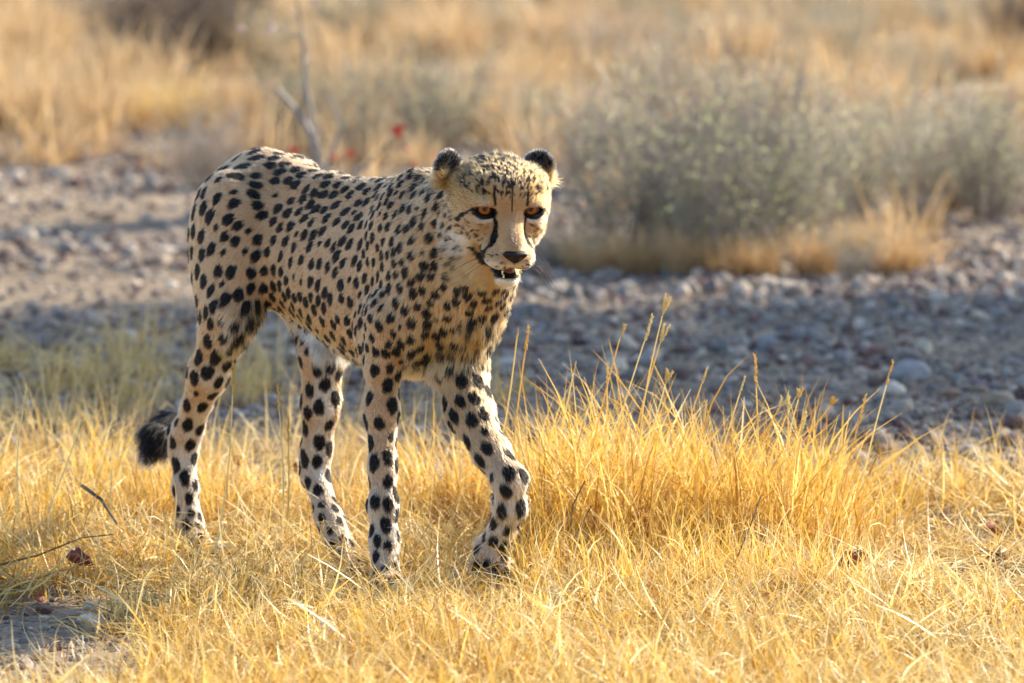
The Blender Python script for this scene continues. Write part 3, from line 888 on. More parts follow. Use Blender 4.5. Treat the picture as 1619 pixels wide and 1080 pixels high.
def eval_prims(P, kind, prm):
    if kind == 'e':
        c, r, A = prm
        q = (P - c.astype(np.float32)) @ A.T.astype(np.float32)
        a = q / r.astype(np.float32)
        k0 = np.sqrt((a * a).sum(-1))
        b = a / r.astype(np.float32)
        k1 = np.sqrt((b * b).sum(-1)) + 1e-9
        return k0 * (k0 - 1) / k1
    if kind == 'c':
        a, ra, b, rb = prm
        ab = (b - a).astype(np.float32)
        q = P - a.astype(np.float32)
        t = np.clip((q @ ab) / float(ab @ ab), 0, 1)
        d = np.sqrt(((q - t[..., None] * ab) ** 2).sum(-1))
        return d - (ra + (rb - ra) * t)
    q = P - H0.astype(np.float32)
    t = q @ FWD.astype(np.float32); v = q @ LFT.astype(np.float32); z = P[..., 2]
    T = prm[:, 0]
    tc = np.clip(t, T[0], T[-1])
    zc, w, h = (np.interp(tc, T, prm[:, i]) for i in (1, 2, 3))
    # a little egg-shaped: narrower at the top
    ww = w * (1 - 0.14 * np.clip((z - zc) / h, -1, 1))
    d = (np.sqrt((v / ww) ** 2 + ((z - zc) / h) ** 2 + 1e-9) - 1) * np.minimum(w, h)
    return np.maximum(d, np.abs(t - tc) * 0.999 + np.where(np.abs(t - tc) > 0, 0, -1)).astype(np.float32)

def build_field(lo, hi, h, margin=0.085):
    lo = np.array(lo); hi = np.array(hi)
    n = np.ceil((hi - lo) / h).astype(int) + 1
    D = np.full(n, 1.0, np.float32)
    ax = [(lo[i] + h * np.arange(n[i])).astype(np.float32) for i in range(3)]
    for kind, prm, k, op, plo, phi in PRIMS:
        m = max(k * 1.1, 0.012) + (0.02 if kind == 't' else 0)
        if op == 'u': m = max(m, 0.06)
        i0 = np.maximum(0, np.floor((plo - m - lo) / h).astype(int))
        i1 = np.minimum(n, np.ceil((phi + m - lo) / h).astype(int) + 1)
        if (i1 <= i0).any(): continue
        sl = tuple(slice(a, b) for a, b in zip(i0, i1))
        G = np.stack(np.meshgrid(ax[0][sl[0]], ax[1][sl[1]], ax[2][sl[2]], indexing='ij'), -1)
        d = eval_prims(G, kind, prm)
        A = D[sl]
        if op == 'u':
            hh = np.maximum(k - np.abs(A - d), 0) / k
            D[sl] = np.minimum(A, d) - hh * hh * k * 0.25
        else:
            d = -d
            hh = np.maximum(k - np.abs(A - d), 0) / k
            D[sl] = np.maximum(A, d) + hh * hh * k * 0.25
    return D, lo, h

def surface_nets(D, lo, h):
    S = D < 0
    n = np.array(D.shape)
    c = np.zeros(n - 1, np.uint8)
    for dx in (0, 1):
        for dy in (0, 1):
            for dz in (0, 1):
                c += S[dx:n[0] - 1 + dx, dy:n[1] - 1 + dy, dz:n[2] - 1 + dz]
    act = (c > 0) & (c < 8)
    idx = np.argwhere(act)
    vid = np.full(act.shape, -1, np.int32)
    vid[act] = np.arange(len(idx))
    acc = np.zeros((len(idx), 3)); cnt = np.zeros(len(idx))
    corners = [(a, b, c_) for a in (0, 1) for b in (0, 1) for c_ in (0, 1)]
    for a in corners:
        for axn in range(3):
            if a[axn]: continue
            b = list(a); b[axn] = 1
            da = D[idx[:, 0] + a[0], idx[:, 1] + a[1], idx[:, 2] + a[2]]
            db = D[idx[:, 0] + b[0], idx[:, 1] + b[1], idx[:, 2] + b[2]]
            m = (da < 0) != (db < 0)
            t = np.where(m, da / np.where(m, da - db, 1), 0)
            p = np.array(a, float)[None] + np.zeros((len(idx), 3))
            p[:, axn] += t
            acc[m] += p[m]; cnt[m] += 1
    V = lo + h * (idx + acc / cnt[:, None])
    F = []
    for axn in range(3):
        sa = [slice(None)] * 3; sb = [slice(None)] * 3
        sa[axn] = slice(0, -1); sb[axn] = slice(1, None)
        A = S[tuple(sa)]; B = S[tuple(sb)]
        e = np.argwhere(A != B)
        o = [i for i in range(3) if i != axn]
        e = e[(e[:, o[0]] > 0) & (e[:, o[1]] > 0) & (e[:, o[0]] < n[o[0]] - 1) & (e[:, o[1]] < n[o[1]] - 1)]
        def g(d0, d1):
            q = e.copy(); q[:, o[0]] += d0; q[:, o[1]] += d1
            return vid[q[:, 0], q[:, 1], q[:, 2]]
        f = np.stack([g(-1, -1), g(0, -1), g(0, 0), g(-1, 0)], 1)
        inside = A[e[:, 0], e[:, 1], e[:, 2]]
        flip = inside if axn != 1 else ~inside
        f[~flip] = f[~flip][:, ::-1]
        F.append(f)
    return V, np.concatenate(F)

def taubin(V, F, it=3, l=0.5, m=-0.52):
    n = len(V)
    E = np.concatenate([F[:, [0, 1]], F[:, [1, 2]], F[:, [2, 3]], F[:, [3, 0]]])
    deg = np.bincount(E.ravel(), minlength=n)[:, None].astype(float)
    for i in range(it * 2):
        acc = np.stack([np.bincount(E[:, 0], V[E[:, 1], j], n) + np.bincount(E[:, 1], V[E[:, 0], j], n) for j in range(3)], 1)
        V = V + (l if i % 2 == 0 else m) * (acc / np.maximum(deg, 1) - V)
    return V

def keep(V, F, mask):
    fm = mask[F].all(1)
    F = F[fm]
    used = np.zeros(len(V), bool); used[F.ravel()] = True
    mp = np.cumsum(used) - 1
    return V[used], mp[F]

def build_body():
    lo = np.array([9., 9, 9]); hi = -lo
    for _, _, _, op, a, b in PRIMS:
        if op == 'u': lo = np.minimum(lo, a); hi = np.maximum(hi, b)
    V1, F1 = surface_nets(*build_field(lo - 0.02, hi + 0.02, 0.0042))
    V1 = taubin(V1, F1)
    hlo = np.array([9., 9, 9]); hhi = -hlo
    for _, _, _, op, a, b in PRIMS[NHEAD:]:
        if op == 'u' and (b[2] > 0.6 and a[1] < 0.2 and a[0] > -0.25):
            hlo = np.minimum(hlo, a); hhi = np.maximum(hhi, b)
    V2, F2 = surface_nets(*build_field(hlo - 0.03, hhi + 0.03, 0.0021))
    V2 = taubin(V2, F2, 2)
    cut = lambda V: to_head(V)[:, 1] + 0.35 * to_head(V)[:, 2]
    inbox = lambda V: (to_head(V)[:, 2] > -0.16) & (np.abs(to_head(V)[:, 0]) < 0.15)
    V1, F1 = keep(V1, F1, ~((cut(V1) > -0.118 + 0.002) & inbox(V1)))
    V2, F2 = keep(V2, F2, (cut(V2) > -0.118 - 0.004) & (to_head(V2)[:, 2] > -0.163))
    return np.concatenate([V1, V2]), np.concatenate([F1, F2 + len(V1)]), len(V1)

def seg_info(P):
    """softly blended lie of the fur, and distances to leg, tail, neck, torso"""
    n = len(P)
    Wt = np.zeros(n); Fl = np.zeros((n, 3))
    dm = {'leg': np.full(n, 9.), 'tail': np.full(n, 9.), 'neck': np.full(n, 9.)}
    for a, b, ra, rb, tg in SEGS:
        ab = b - a
        t = np.clip((P - a) @ ab / (ab @ ab), 0, 1)
        d = np.linalg.norm(P - a - t[:, None] * ab, axis=1) - (ra + (rb - ra) * t)
        dm[tg] = np.minimum(dm[tg], d)
        w = np.exp(-np.clip(d, -0.02, 1) / 0.012)
        Fl += w[:, None] * (ab / np.linalg.norm(ab)); Wt += w
    q = P - H0
    t = q @ FWD; v = q @ LFT
    T = np.array(TORSO)
    tc = np.clip(t, T[0, 0], T[-1, 0])
    zc, w_, h_ = (np.interp(tc, T[:, 0], T[:, i]) for i in (1, 2, 3))
    dt = (np.sqrt((v / w_) ** 2 + ((P[:, 2] - zc) / h_) ** 2) - 1) * np.minimum(w_, h_) + np.abs(t - tc)
    dm['torso'] = dt
    zrel = (P[:, 2] - zc) / h_
    dwn = 0.25 + 0.75 * sstep(0.9, -0.2, zrel) + 0.7 * sstep(0.50, 0.62, t) + 1.2 * sstep(0.10, 0.0, t)
    dn = -FWD[None] * 0.9 - UP[None] * dwn[:, None]
    dn /= np.linalg.norm(dn, axis=1)[:, None]
    w = np.exp(-np.clip(dt - 0.01, -0.02, 1) / 0.012) * 1.2
    w = w + np.where(P[:, 2] > 0.5, 0.9, 0.0)
    Fl += w[:, None] * dn; Wt += w
    Fl /= np.linalg.norm(Fl, axis=1)[:, None] + 1e-9
    return Fl, dm, t, v, (P[:, 2] - zc) / h_

def vnoise(P, s, seed=0):
    """cheap value noise in numpy"""
    q = P * s + seed * 17.3
    i = np.floor(q).astype(np.int64); f = q - i
    f = f * f * (3 - 2 * f)
    def hsh(a, b, c):
        x = (a * 374761393 + b * 668265263 + c * 2147483647 + seed * 1274126177) & 0xffffffff
        x = ((x ^ (x >> 13)) * 1274126177) & 0xffffffff
        return ((x ^ (x >> 16)) & 0xffff) / 65535.0
    r = 0
    for a in (0, 1):
        for b in (0, 1):
            for c in (0, 1):
                w = (f[:, 0] if a else 1 - f[:, 0]) * (f[:, 1] if b else 1 - f[:, 1]) * (f[:, 2] if c else 1 - f[:, 2])
                r = r + w * hsh(i[:, 0] + a, i[:, 1] + b, i[:, 2] + c)
    return r

def spot_params(P, nrm):
    """spacing, elongation along the fur, relative radius"""
    Fl, dm, t, v, zr = seg_info(P)
    n = len(P)
    sp = np.full(n, 0.0226); rr = np.full(n, 0.0099); el = np.full(n, 1.30)
    back = sstep(0.45, 0.85, zr) * (dm['torso'] < 0.03)
    sp = sp - 0.0026 * back; rr = rr - 0.0006 * back; el = el + 0.25 * back
    rump = sstep(0.10, 0.02, t) * (P[:, 2] > 0.35)
    sp = sp + 0.0058 * rump; rr = rr + 0.0024 * rump; el = el - 0.02 * rump
    fr = sstep(0.50, 0.62, t) * (P[:, 2] > 0.4)
    sp = sp - 0.0030 * fr; rr = rr - 0.0014 * fr; el = el - 0.15 * fr
    leg = (dm['leg'] < 0.012) * sstep(0.46, 0.40, P[:, 2])
    sp = sp + 0.0025 * leg; rr = rr + 0.0010 * leg; el = el + 0.15 * leg
    low = sstep(0.16, 0.08, P[:, 2])
    sp = sp - 0.006 * low; rr = rr - 0.003 * low
    hp = to_head(P)
    hw = sstep(-0.14, -0.07, hp[:, 1]) * (hp[:, 2] > -0.15)
    sp = np.where(hw > 0.02, 0.0190 - 0.006 * hw, sp)
    rr = np.where(hw > 0.02, 0.0068 - 0.0025 * hw, rr)
    rr = np.where(hw > 0.02, rr, rr * 1.12)
    rad = rr / sp / 1.12
    return Fl, dm, t, v, zr, sp, el, rad

def poisson_spots(V, N):
    M = 60000
    pick = RNG.choice(len(V), min(M, len(V)), replace=False)
    P = V[pick]; Nn = N[pick]
    Fl, dm, t, v, zr, sp, el, rad = spot_params(P, Nn)
    Fl = Fl - Nn * (Fl * Nn).sum(1)[:, None]
    Fl /= np.linalg.norm(Fl, axis=1)[:, None] + 1e-9
    B = np.cross(Nn, Fl)
    cells = {}
    out = []
    cs = 0.06
    for i in range(len(P)):
        key = tuple(np.floor(P[i] / cs).astype(int))
        ok = True
        near = []
        for a in (-1, 0, 1):
            for b in (-1, 0, 1):
                for c in (-1, 0, 1):
                    near += cells.get((key[0] + a, key[1] + b, key[2] + c), ())
        if near:
            d = P[near] - P[i]
            al = d @ Fl[i]; ac2 = (d * d).sum(1) - al * al
            if ((al / el[i]) ** 2 + ac2 < sp[i] ** 2).any(): ok = False
            elif (np.abs(Nn[near] @ Nn[i]) < 0).any(): ok = False
        if ok:
            cells.setdefault(key, []).append(i)
            out.append(i)
    out = np.array(out)
    j = np.where(RNG.random(len(out)) < 0.10, 0.55, RNG.uniform(0.84, 1.06, len(out)))
    r = sp[out] * rad[out] * j * 1.12
    return P[out], Fl[out], B[out], Nn[out], r, el[out] * RNG.uniform(0.84, 1.08, len(out))

def spot_mask(Q, spots):
    """0..1 blackness at points Q"""
    P, Fl, B, Nn, r, el = spots
    cs = 0.05
    key = np.floor(Q / cs).astype(np.int64)
    kk = key[:, 0] * 73856093 + key[:, 1] * 19349663 + key[:, 2] * 83492791
    order = np.argsort(kk, kind='stable'); ks = kk[order]
    best = np.full(len(Q), 9.0)
    for i in range(len(P)):
        k0 = np.floor(P[i] / cs).astype(np.int64)
        ids = []
        for a in (-1, 0, 1):
            for b in (-1, 0, 1):
                for c in (-1, 0, 1):
                    h = (k0[0] + a) * 73856093 + (k0[1] + b) * 19349663 + (k0[2] + c) * 83492791
                    s, e = np.searchsorted(ks, h), np.searchsorted(ks, h, 'right')
                    if e > s: ids.append(order[s:e])
        if not ids: continue
        ids = np.concatenate(ids)
        d = Q[ids] - P[i]
        u = d @ Fl[i] / (r[i] * el[i]); w = d @ B[i] / r[i]; nn = d @ Nn[i] / (r[i] * 1.6)
        ang = np.arctan2(w, u)
        wob = 1 + 0.06 * np.sin(2 * ang + i) + 0.05 * np.sin(3 * ang + i * 1.7) + 0.03 * np.sin(5 * ang + i * 2.3)
        dd = np.sqrt(u * u + w * w + nn * nn) / wob
        best[ids] = np.minimum(best[ids], dd)
    best = best + 0.16 * (vnoise(Q, 260, 3) - 0.5)
    return sstep(1.10, 0.88, best)

def stroke(q, pts, mirror=True, y0=None, yf=0.6):
    """distance (in widths) to a polyline drawn on the face plane (x, z); q = head coordinates"""
    best = np.full(len(q), 9.0)
    for s in ((-1, 1) if mirror else (1,)):
        for (x0, z0, w0), (x1, z1, w1) in zip(pts[:-1], pts[1:]):
            a = np.array([x0 * s, z0]); b = np.array([x1 * s, z1]); ab = b - a
            p = q[:, [0, 2]]
            t = np.clip((p - a) @ ab / (ab @ ab + 1e-12), 0, 1)
            d = np.linalg.norm(p - a - t[:, None] * ab, axis=1)
            if y0 is not None: d = np.hypot(d, yf * np.maximum(np.abs(q[:, 1] - y0) - 0.008, 0))
            d = d / (w0 + (w1 - w0) * t)
            best = np.minimum(best, d)
    return best

TAN = np.array([0.47, 0.272, 0.132]); GOLD = np.array([0.48, 0.245, 0.080]); WHITE = np.array([0.72, 0.655, 0.555])
PALE = np.array([0.51, 0.395, 0.285]); BLACK = np.array([0.0045, 0.0035, 0.0035]); DORS = np.array([0.34, 0.175, 0.075])
FACE_SPECKS = None
def coat(P, N, spots):
    """base colour of the coat at P, and the spot mask"""
    Fl, dm, t, v, zr = seg_info(P)
    hp = to_head(P)
    n = len(P)
    C = np.tile(TAN, (n, 1))
    def mix(C, col, w):
        w = np.clip(w, 0, 1)[:, None]
        return C * (1 - w) + np.array(col) * w
    torso = (dm['torso'] < 0.035) & (P[:, 2] > 0.33) & ((dm['torso'] < dm['leg'] + 0.008) | (P[:, 2] > 0.5))
    C = mix(C, DORS, sstep(0.5, 0.95, zr) * torso * 0.6)
    C = mix(C, WHITE, sstep(-0.70, -0.98, zr) * torso * sstep(0.70, 0.60, t) * 0.9)
    # inner and lower legs pale
    leg = sstep(0.03, 0.0, dm['leg']) * sstep(0.44, 0.34, P[:, 2])
    C = mix(C, PALE, leg * sstep(0.36, 0.10, P[:, 2]) * 0.85)
    # inner side of the limbs: normals that face the body's mid plane
    side = np.sign(v) * (N @ LFT)
    C = mix(C, WHITE, sstep(0.52, 0.40, P[:, 2]) * sstep(-0.15, -0.6, side) * 0.35 * (dm['tail'] > 0.02))
    # front of the hind leg / flank fold white
    C = mix(C, WHITE, ((t < 0.3) & (P[:, 2] < 0.47) & (P[:, 2] > 0.15) & (dm['torso'] > 0.01) & (v < 0)) * sstep(0.35, 0.85, N @ FWD) * 0.7)
    # breast
    C = mix(C, GOLD, sstep(0.62, 0.72, t) * sstep(0.55, 0.46, P[:, 2]) * (P[:, 2] > 0.38) * 0.4)
    C = C * (0.9 + 0.2 * vnoise(P, 25, 1))[:, None] * (0.93 + 0.14 * vnoise(P, 90, 2))[:, None]
    m = spot_mask(P, spots)
    m = m * np.where(torso & (t < 0.6), 1 - sstep(-0.93, -1.0, zr), 1.0)
    # no spots deep inside the legs
    m = m * (1 - 0.8 * sstep(0.50, 0.42, P[:, 2]) * sstep(0.36, 0.42, P[:, 2]) * sstep(-0.3, -0.7, side) * (t > 0.4))
    # tail rings and tip
    tl = (dm['tail'] < 0.012) & (hp[:, 1] < -0.3) & (dm['leg'] > 0.004)
    tl = tl & (P[:, 2] < 0.62)
    tip = np.linalg.norm(P - TAIL[-2][0], axis=1)
    C = np.where(tl[:, None], mix(C, WHITE, np.full(n, 0.5)), C)
    m = np.where(tl, np.maximum(m * 0.6, sstep(0.072, 0.062, tip)), m)
    m = np.where(np.linalg.norm(P - TAIL[-1][0] - np.array([-0.01, 0, -0.012]), axis=1) < 0.016, 0, m)
    # ---------------- face
    x, y, z = hp[:, 0], hp[:, 1], hp[:, 2]
    face = sstep(-0.15, -0.10, y) * (z > -0.17) * (np.abs(x) < 0.14)
    C = mix(C, GOLD, face * sstep(-0.04, 0.03, z) * 0.75)
    C = mix(C, np.array([0.47, 0.28, 0.14]), face * (y > -0.02) * (np.abs(x) < 0.03) * 0.6)
    C = mix(C, WHITE, face * sstep(-0.080, -0.096, z) * sstep(-0.05, -0.02, y) * 0.9)
    C = mix(C, WHITE, face * sstep(0.046, 0.058, np.abs(x)) * sstep(0.108, 0.088, np.abs(x)) * sstep(-0.050, -0.068, z) * sstep(-0.125, -0.105, z) * 0.7)
    ex = np.abs(x) - 0.048
    C = mix(C, WHITE, face * (y > -0.06) * sstep(1, 0.6, np.sqrt((ex / 0.020) ** 2 + ((z + 0.014) / 0.010) ** 2)) * 0.6)
    C = mix(C, WHITE, face * (y > -0.06) * sstep(1, 0.6, np.sqrt((ex / 0.016) ** 2 + ((z - 0.016) / 0.006) ** 2)) * 0.2)
    on = face * (y > -0.075)
    fm = m * np.where(face > 0.3, 0, 1)
    # cheek rows of small spots are kept further back
    keepm = (np.abs(x) > 0.052) & (z < 0.02)
    fm = np.maximum(fm, m * keepm * 0.9 * (face > 0.3) * sstep(-0.055, -0.068, y))
    C = mix(C, np.array([0.25, 0.155, 0.09]), on * (y > -0.01) * sstep(0.022, 0.008, np.abs(x)) * sstep(-0.018, -0.035, z) * sstep(-0.062, -0.050, z) * 0.55)
    C = mix(C, np.array([0.40, 0.19, 0.07]), on * sstep(0.030, 0.012, np.abs(x)) * sstep(-0.018, 0.0, z) * sstep(0.030, 0.012, z) * 0.6)
    C = mix(C, WHITE, on * (y > 0.0) * sstep(-0.074, -0.086, z) * 0.6)
    tear = stroke(hp, [(0.031, -0.004, 0.0034), (0.0268, -0.022, 0.0031), (0.0278, -0.040, 0.0033), (0.036, -0.058, 0.0038), (0.0450, -0.074, 0.0042), (0.050, -0.084, 0.005)])
    wob = 0.25 * (vnoise(P, 300, 5) - 0.5)
    tear = tear + np.where(z < -0.048, 3 * (1 - sstep(-0.020, -0.010, y)) + 3 * sstep(0.026, 0.036, y), 0)
    fm = np.maximum(fm, on * sstep(1.15, 0.85, tear + wob))
    rim = np.sqrt(((np.abs(x) - 0.045) / 0.0205) ** 2 + ((z + 0.0020) / 0.0128) ** 2)
    fm = np.maximum(fm, on * (y > -0.05) * sstep(1.12, 0.95, rim))
    corner = stroke(hp, [(0.058, 0.003, 0.0026), (0.067, 0.000, 0.0016), (0.079, -0.014, 0.0018), (0.085, -0.032, 0.0018)])
    fm = np.maximum(fm, on * sstep(1.2, 0.8, corner + wob * 2.5 * (np.abs(x) > 0.066)))
    # black lips, and the inner darkness of the mouth gap painted in
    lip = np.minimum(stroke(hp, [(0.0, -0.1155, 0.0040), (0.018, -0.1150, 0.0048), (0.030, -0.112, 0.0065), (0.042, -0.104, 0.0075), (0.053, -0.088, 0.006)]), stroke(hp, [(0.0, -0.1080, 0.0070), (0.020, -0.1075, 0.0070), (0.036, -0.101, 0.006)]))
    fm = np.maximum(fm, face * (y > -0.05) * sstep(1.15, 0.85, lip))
    # forehead streaks
    fz = sstep(0.018, 0.036, z) * sstep(0.095, 0.075, np.abs(x)) * face
    n1 = vnoise(np.stack([x * 330, y * 200, z * 210], 1), 1.0, 11)
    n2 = vnoise(np.stack([x * 250 + 5, y * 200, z * 150], 1), 1.0, 12)
    st = sstep(0.505, 0.585, 0.55 * n1 + 0.45 * n2 + 0.05 * sstep(0.05, 0.0, np.abs(x)))
    fm = np.maximum(fm, fz * st * 0.92)
    for pts in ([(0.0, 0.004, 0.0014), (0.001, 0.055, 0.0024)], ):
        fm = np.maximum(fm, face * sstep(1.2, 0.7, stroke(hp, pts, False) + wob) * 0.85)
    fm = np.maximum(fm, face * sstep(1.2, 0.7, stroke(hp, [(0.030, 0.014, 0.0026), (0.032, 0.034, 0.003)]) + wob) * 0.95)
    # small cheek specks under the eyes
    n3 = vnoise(np.stack([x * 230, y * 120, z * 400], 1), 1.0, 21)
    fm = np.maximum(fm, face * sstep(0.60, 0.70, n3) * (np.abs(x) > 0.038) * sstep(-0.016, -0.024, z) * sstep(-0.072, -0.060, z) * 0.6)
    # whisker rows
    n4 = vnoise(np.stack([x * 150, y * 200, z * 420], 1), 1.0, 22)
    fm = np.maximum(fm, face * sstep(0.66, 0.74, n4) * (y > -0.02) * (np.abs(x) > 0.014) * (z > -0.095) * (z < -0.062) * 0.75)
    # ears: black backs and tops, tan foot, pale inside
    for s in (-1, 1):
        ec = hd(s * 0.087 - 0.006, -0.118, 0.043)
        de = np.linalg.norm(P - ec, axis=1)
        isear = (de < 0.047) & (z > 0.024)
        fm = np.where(isear, sstep(0.034, 0.060, z + 0.026 * (vnoise(P, 260, 8) - 0.5)) * 0.97, fm)
    m = np.where(face > 0.02, fm, m)
    return C, np.clip(m, 0, 1), Fl, dm, t, v, zr, hp, face, side

def vert_normals(V, F):
    a = V[F[:, 2]] - V[F[:, 0]]; b = V[F[:, 3]] - V[F[:, 1]]
    fn = np.cross(a, b)
    N = np.stack([sum(np.bincount(F[:, c], fn[:, j], len(V)) for c in range(4)) for j in range(3)], 1)
    return N / (np.linalg.norm(N, axis=1)[:, None] + 1e-12), fn

def skin_mat():
    m, nt, out = new_mat('short_coat')
    b = nd(nt, 'ShaderNodeBsdfPrincipled')
    at_ = nd(nt, 'ShaderNodeAttribute', attribute_name='coat')
    b.inputs['Roughness'].default_value = 0.85
    b.inputs['Specular IOR Level'].default_value = 0.15
    mul = nd(nt, 'ShaderNodeMixRGB', blend_type='MULTIPLY', i_Fac=1.0)
    mul.inputs['Color2'].default_value = (0.8, 0.78, 0.76, 1)
    nt.links.new(at_.outputs['Color'], mul.inputs['Color1'])
    nt.links.new(mul.outputs[0], b.inputs['Base Color'])
    nt.links.new(b.outputs[0], out.inputs[0])
    return m

def fur_mat():
    m, nt, out = new_mat('fur')
    h = nd(nt, 'ShaderNodeBsdfHairPrincipled')
    h.model = 'CHIANG'
    h.parametrization = 'COLOR'
    at_ = nd(nt, 'ShaderNodeAttribute', attribute_name='coat')
    nt.links.new(at_.outputs['Color'], h.inputs['Color'])
    h.inputs['Roughness'].default_value = 0.55
    h.inputs['Radial Roughness'].default_value = 0.75
    h.inputs['Random Roughness'].default_value = 0.3
    h.inputs['IOR'].default_value = 1.38
    nt.links.new(h.outputs[0], out.inputs[0])
    return m

def hair_object(name, pts, rad, col, mat, parent):
    """pts (n, k, 3), rad (n, k), col (n, 3)"""
    n, k, _ = pts.shape
    cu = bpy.data.hair_curves.new(name)
    cu.add_curves([k] * n)
    cu.attributes['position'].data.foreach_set('vector', pts.reshape(-1).astype(np.float32))
    ra = cu.attributes.get('radius') or cu.attributes.new('radius', 'FLOAT', 'POINT')
    ra.data.foreach_set('value', rad.reshape(-1).astype(np.float32))
    ca = cu.attributes.new('coat', 'FLOAT_COLOR', 'CURVE')
    c4 = np.ones((n, 4), np.float32); c4[:, :3] = col
    ca.data.foreach_set('color', c4.ravel())
    cu.materials.append(mat)
    o = bpy.data.objects.new(name, cu)
    COL.objects.link(o)
    o.parent = parent
    return o

def make_cheetah():
    V, F, nb = build_body()
    N, fn = vert_normals(V, F)
    area = 0.5 * np.linalg.norm(fn, axis=1)
    spots = poisson_spots(V, N)
    print('body verts', len(V), 'spots', len(spots[0]))
    C, m, *_ = coat(V, N, spots)
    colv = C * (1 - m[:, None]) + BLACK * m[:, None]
    bodyo = mesh_from('cheetah', V, F, skin_mat())
    ca = bodyo.data.attributes.new('coat', 'FLOAT_COLOR', 'POINT')
    c4 = np.ones((len(V), 4), np.float32); c4[:, :3] = colv
    ca.data.foreach_set('color', c4.ravel())
    tag(bodyo, 'spotted cheetah walking towards the viewer through golden grass, left forepaw lifted', 'cheetah')
    # ---- fur
    n = 620000
    hpf = to_head(V[F[:, 0]])
    wgt = area * (1 + 2.2 * ((hpf[:, 1] > -0.13) & (hpf[:, 2] > -0.17)))
    f = RNG.choice(len(F), n, p=wgt / wgt.sum())
    u, w = RNG.random(n)[:, None], RNG.random(n)[:, None]
    P = (V[F[f, 0]] * (1 - u) + V[F[f, 1]] * u) * (1 - w) + (V[F[f, 3]] * (1 - u) + V[F[f, 2]] * u) * w
    Nn = (N[F[f, 0]] * (1 - u) + N[F[f, 1]] * u) * (1 - w) + (N[F[f, 3]] * (1 - u) + N[F[f, 2]] * u) * w
    Nn /= np.linalg.norm(Nn, axis=1)[:, None]
    C, m, Fl, dm, t, v, zr, hp, face, side = coat(P, Nn, spots)
    m = sstep(0.35, 0.65, m)
    x, y, z = hp.T
    # lie of the fur
    ff = -HFp * 0.8 + np.outer(np.sign(x) * np.clip(np.abs(x) / 0.05, 0, 1) * 0.6, HX) + np.outer(np.clip(z / 0.06, -1, 1) * 0.6, HU)
    Fl = Fl * (1 - face[:, None]) + ff * face[:, None]
    Fl = Fl - Nn * (Fl * Nn).sum(1)[:, None]
    Fl /= np.linalg.norm(Fl, axis=1)[:, None] + 1e-9
    L = np.full(n, 0.0076)
    torso = (dm['torso'] < 0.035) & (P[:, 2] > 0.33) & ((dm['torso'] < dm['leg'] + 0.008) | (P[:, 2] > 0.5))
    L = np.where(torso, L + (0.005 + 0.013 * sstep(0.22, 0.34, t)) * sstep(-0.8, -1.0, zr), L)
    leg = (dm['leg'] < 0.014) & (P[:, 2] < 0.40)
    L = np.where(leg, 0.0065, L)
    # long pale fringe on the front of the hind thigh and behind
    fr = ((t < 0.3) & (P[:, 2] < 0.50) & (v < 0.02)) * sstep(0.33, 0.42, P[:, 2]) * sstep(0.3, 0.8, Nn @ FWD)
    L = L + 0.016 * fr 
    L = L + 0.006 * sstep(0.60, 0.70, t) * (face < 0.1)
    tailtip = np.linalg.norm(P - TAIL[-2][0], axis=1)
    istail = (dm['tail'] < 0.01) & (P[:, 2] < 0.5) & (dm['leg'] > 0.006)
    L = np.where(istail, 0.014 + 0.028 * sstep(0.075, 0.045, tailtip), L)
    Lf = 0.0045 + 0.012 * sstep(-0.03, -0.12, y) + 0.004 * sstep(0.04, 0.07, z)
    Lf = np.where(z < -0.095, Lf + 0.006 * (y < 0.03), Lf)
    isear = np.zeros(n, bool)
    for s in (-1, 1): isear |= (np.linalg.norm(P - hd(s * 0.087 - 0.006, -0.118, 0.043), axis=1) < 0.046) & (z > 0.028)
    Lf = Lf + 0.010 * sstep(0.045, 0.065, np.abs(x)) * sstep(0.0, 0.02, z) * sstep(-0.05, -0.08, y)
    Lf = Lf + 0.004 * sstep(0.03, 0.06, np.abs(x))
    Lf = np.where(isear, np.where(z < 0.04, 0.013, 0.008), Lf)
    L = L * (1 - face) + Lf * face
    L *= RNG.uniform(0.65, 1.25, n)
    # keep the eyes, the nose and the gape bare
    bare = (np.sqrt(((np.abs(x) - 0.045) / 0.0185) ** 2 + ((z - 0.0005) / 0.0098) ** 2) < 1) & (y > -0.06)
    bare |= (np.sqrt((x / 0.0240) ** 2 + ((z + 0.067) / 0.0140) ** 2) < 1) & (y > 0.045)
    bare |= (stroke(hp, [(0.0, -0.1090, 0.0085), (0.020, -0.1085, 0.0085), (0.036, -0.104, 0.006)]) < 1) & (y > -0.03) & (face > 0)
    lift = np.where(face > 0.3, 0.30, 0.28) + 0.25 * sstep(-0.65, -0.98, zr) * torso
    lift = np.where(isear, 0.9, lift)
    jit = RNG.normal(0, 0.13, (n, 3))
    clump = np.stack([vnoise(P, 85, 30 + i) - 0.5 for i in range(3)], 1) * 0.5
    D0 = Fl + Nn * (lift[:, None] + 0.25) + jit + clump
    D1 = Fl + Nn * (lift[:, None] * 0.45) + jit * 1.3 + clump - UP * 0.12
    D0 /= np.linalg.norm(D0, axis=1)[:, None]; D1 /= np.linalg.norm(D1, axis=1)[:, None]
    p0 = P - Nn * 0.001
    p1 = p0 + D0 * (L * 0.4)[:, None]
    p2 = p1 + D1 * (L * 0.6)[:, None]
    pts = np.stack([p0, p1, p2], 1)
    r = np.where(L > 0.016, 0.00040, 0.00046)
    r = np.where(face > 0.3, 0.00032, r)
    rad = np.stack([r, r * 0.85, r * 0.2], 1)
    br = RNG.uniform(0.82, 1.14, n)
    col_grey = isear & (RNG.random(n) < 0.38)
    C = np.where(col_grey[:, None], np.array([0.30, 0.27, 0.25]), C); m = np.where(col_grey, 0.1, m)
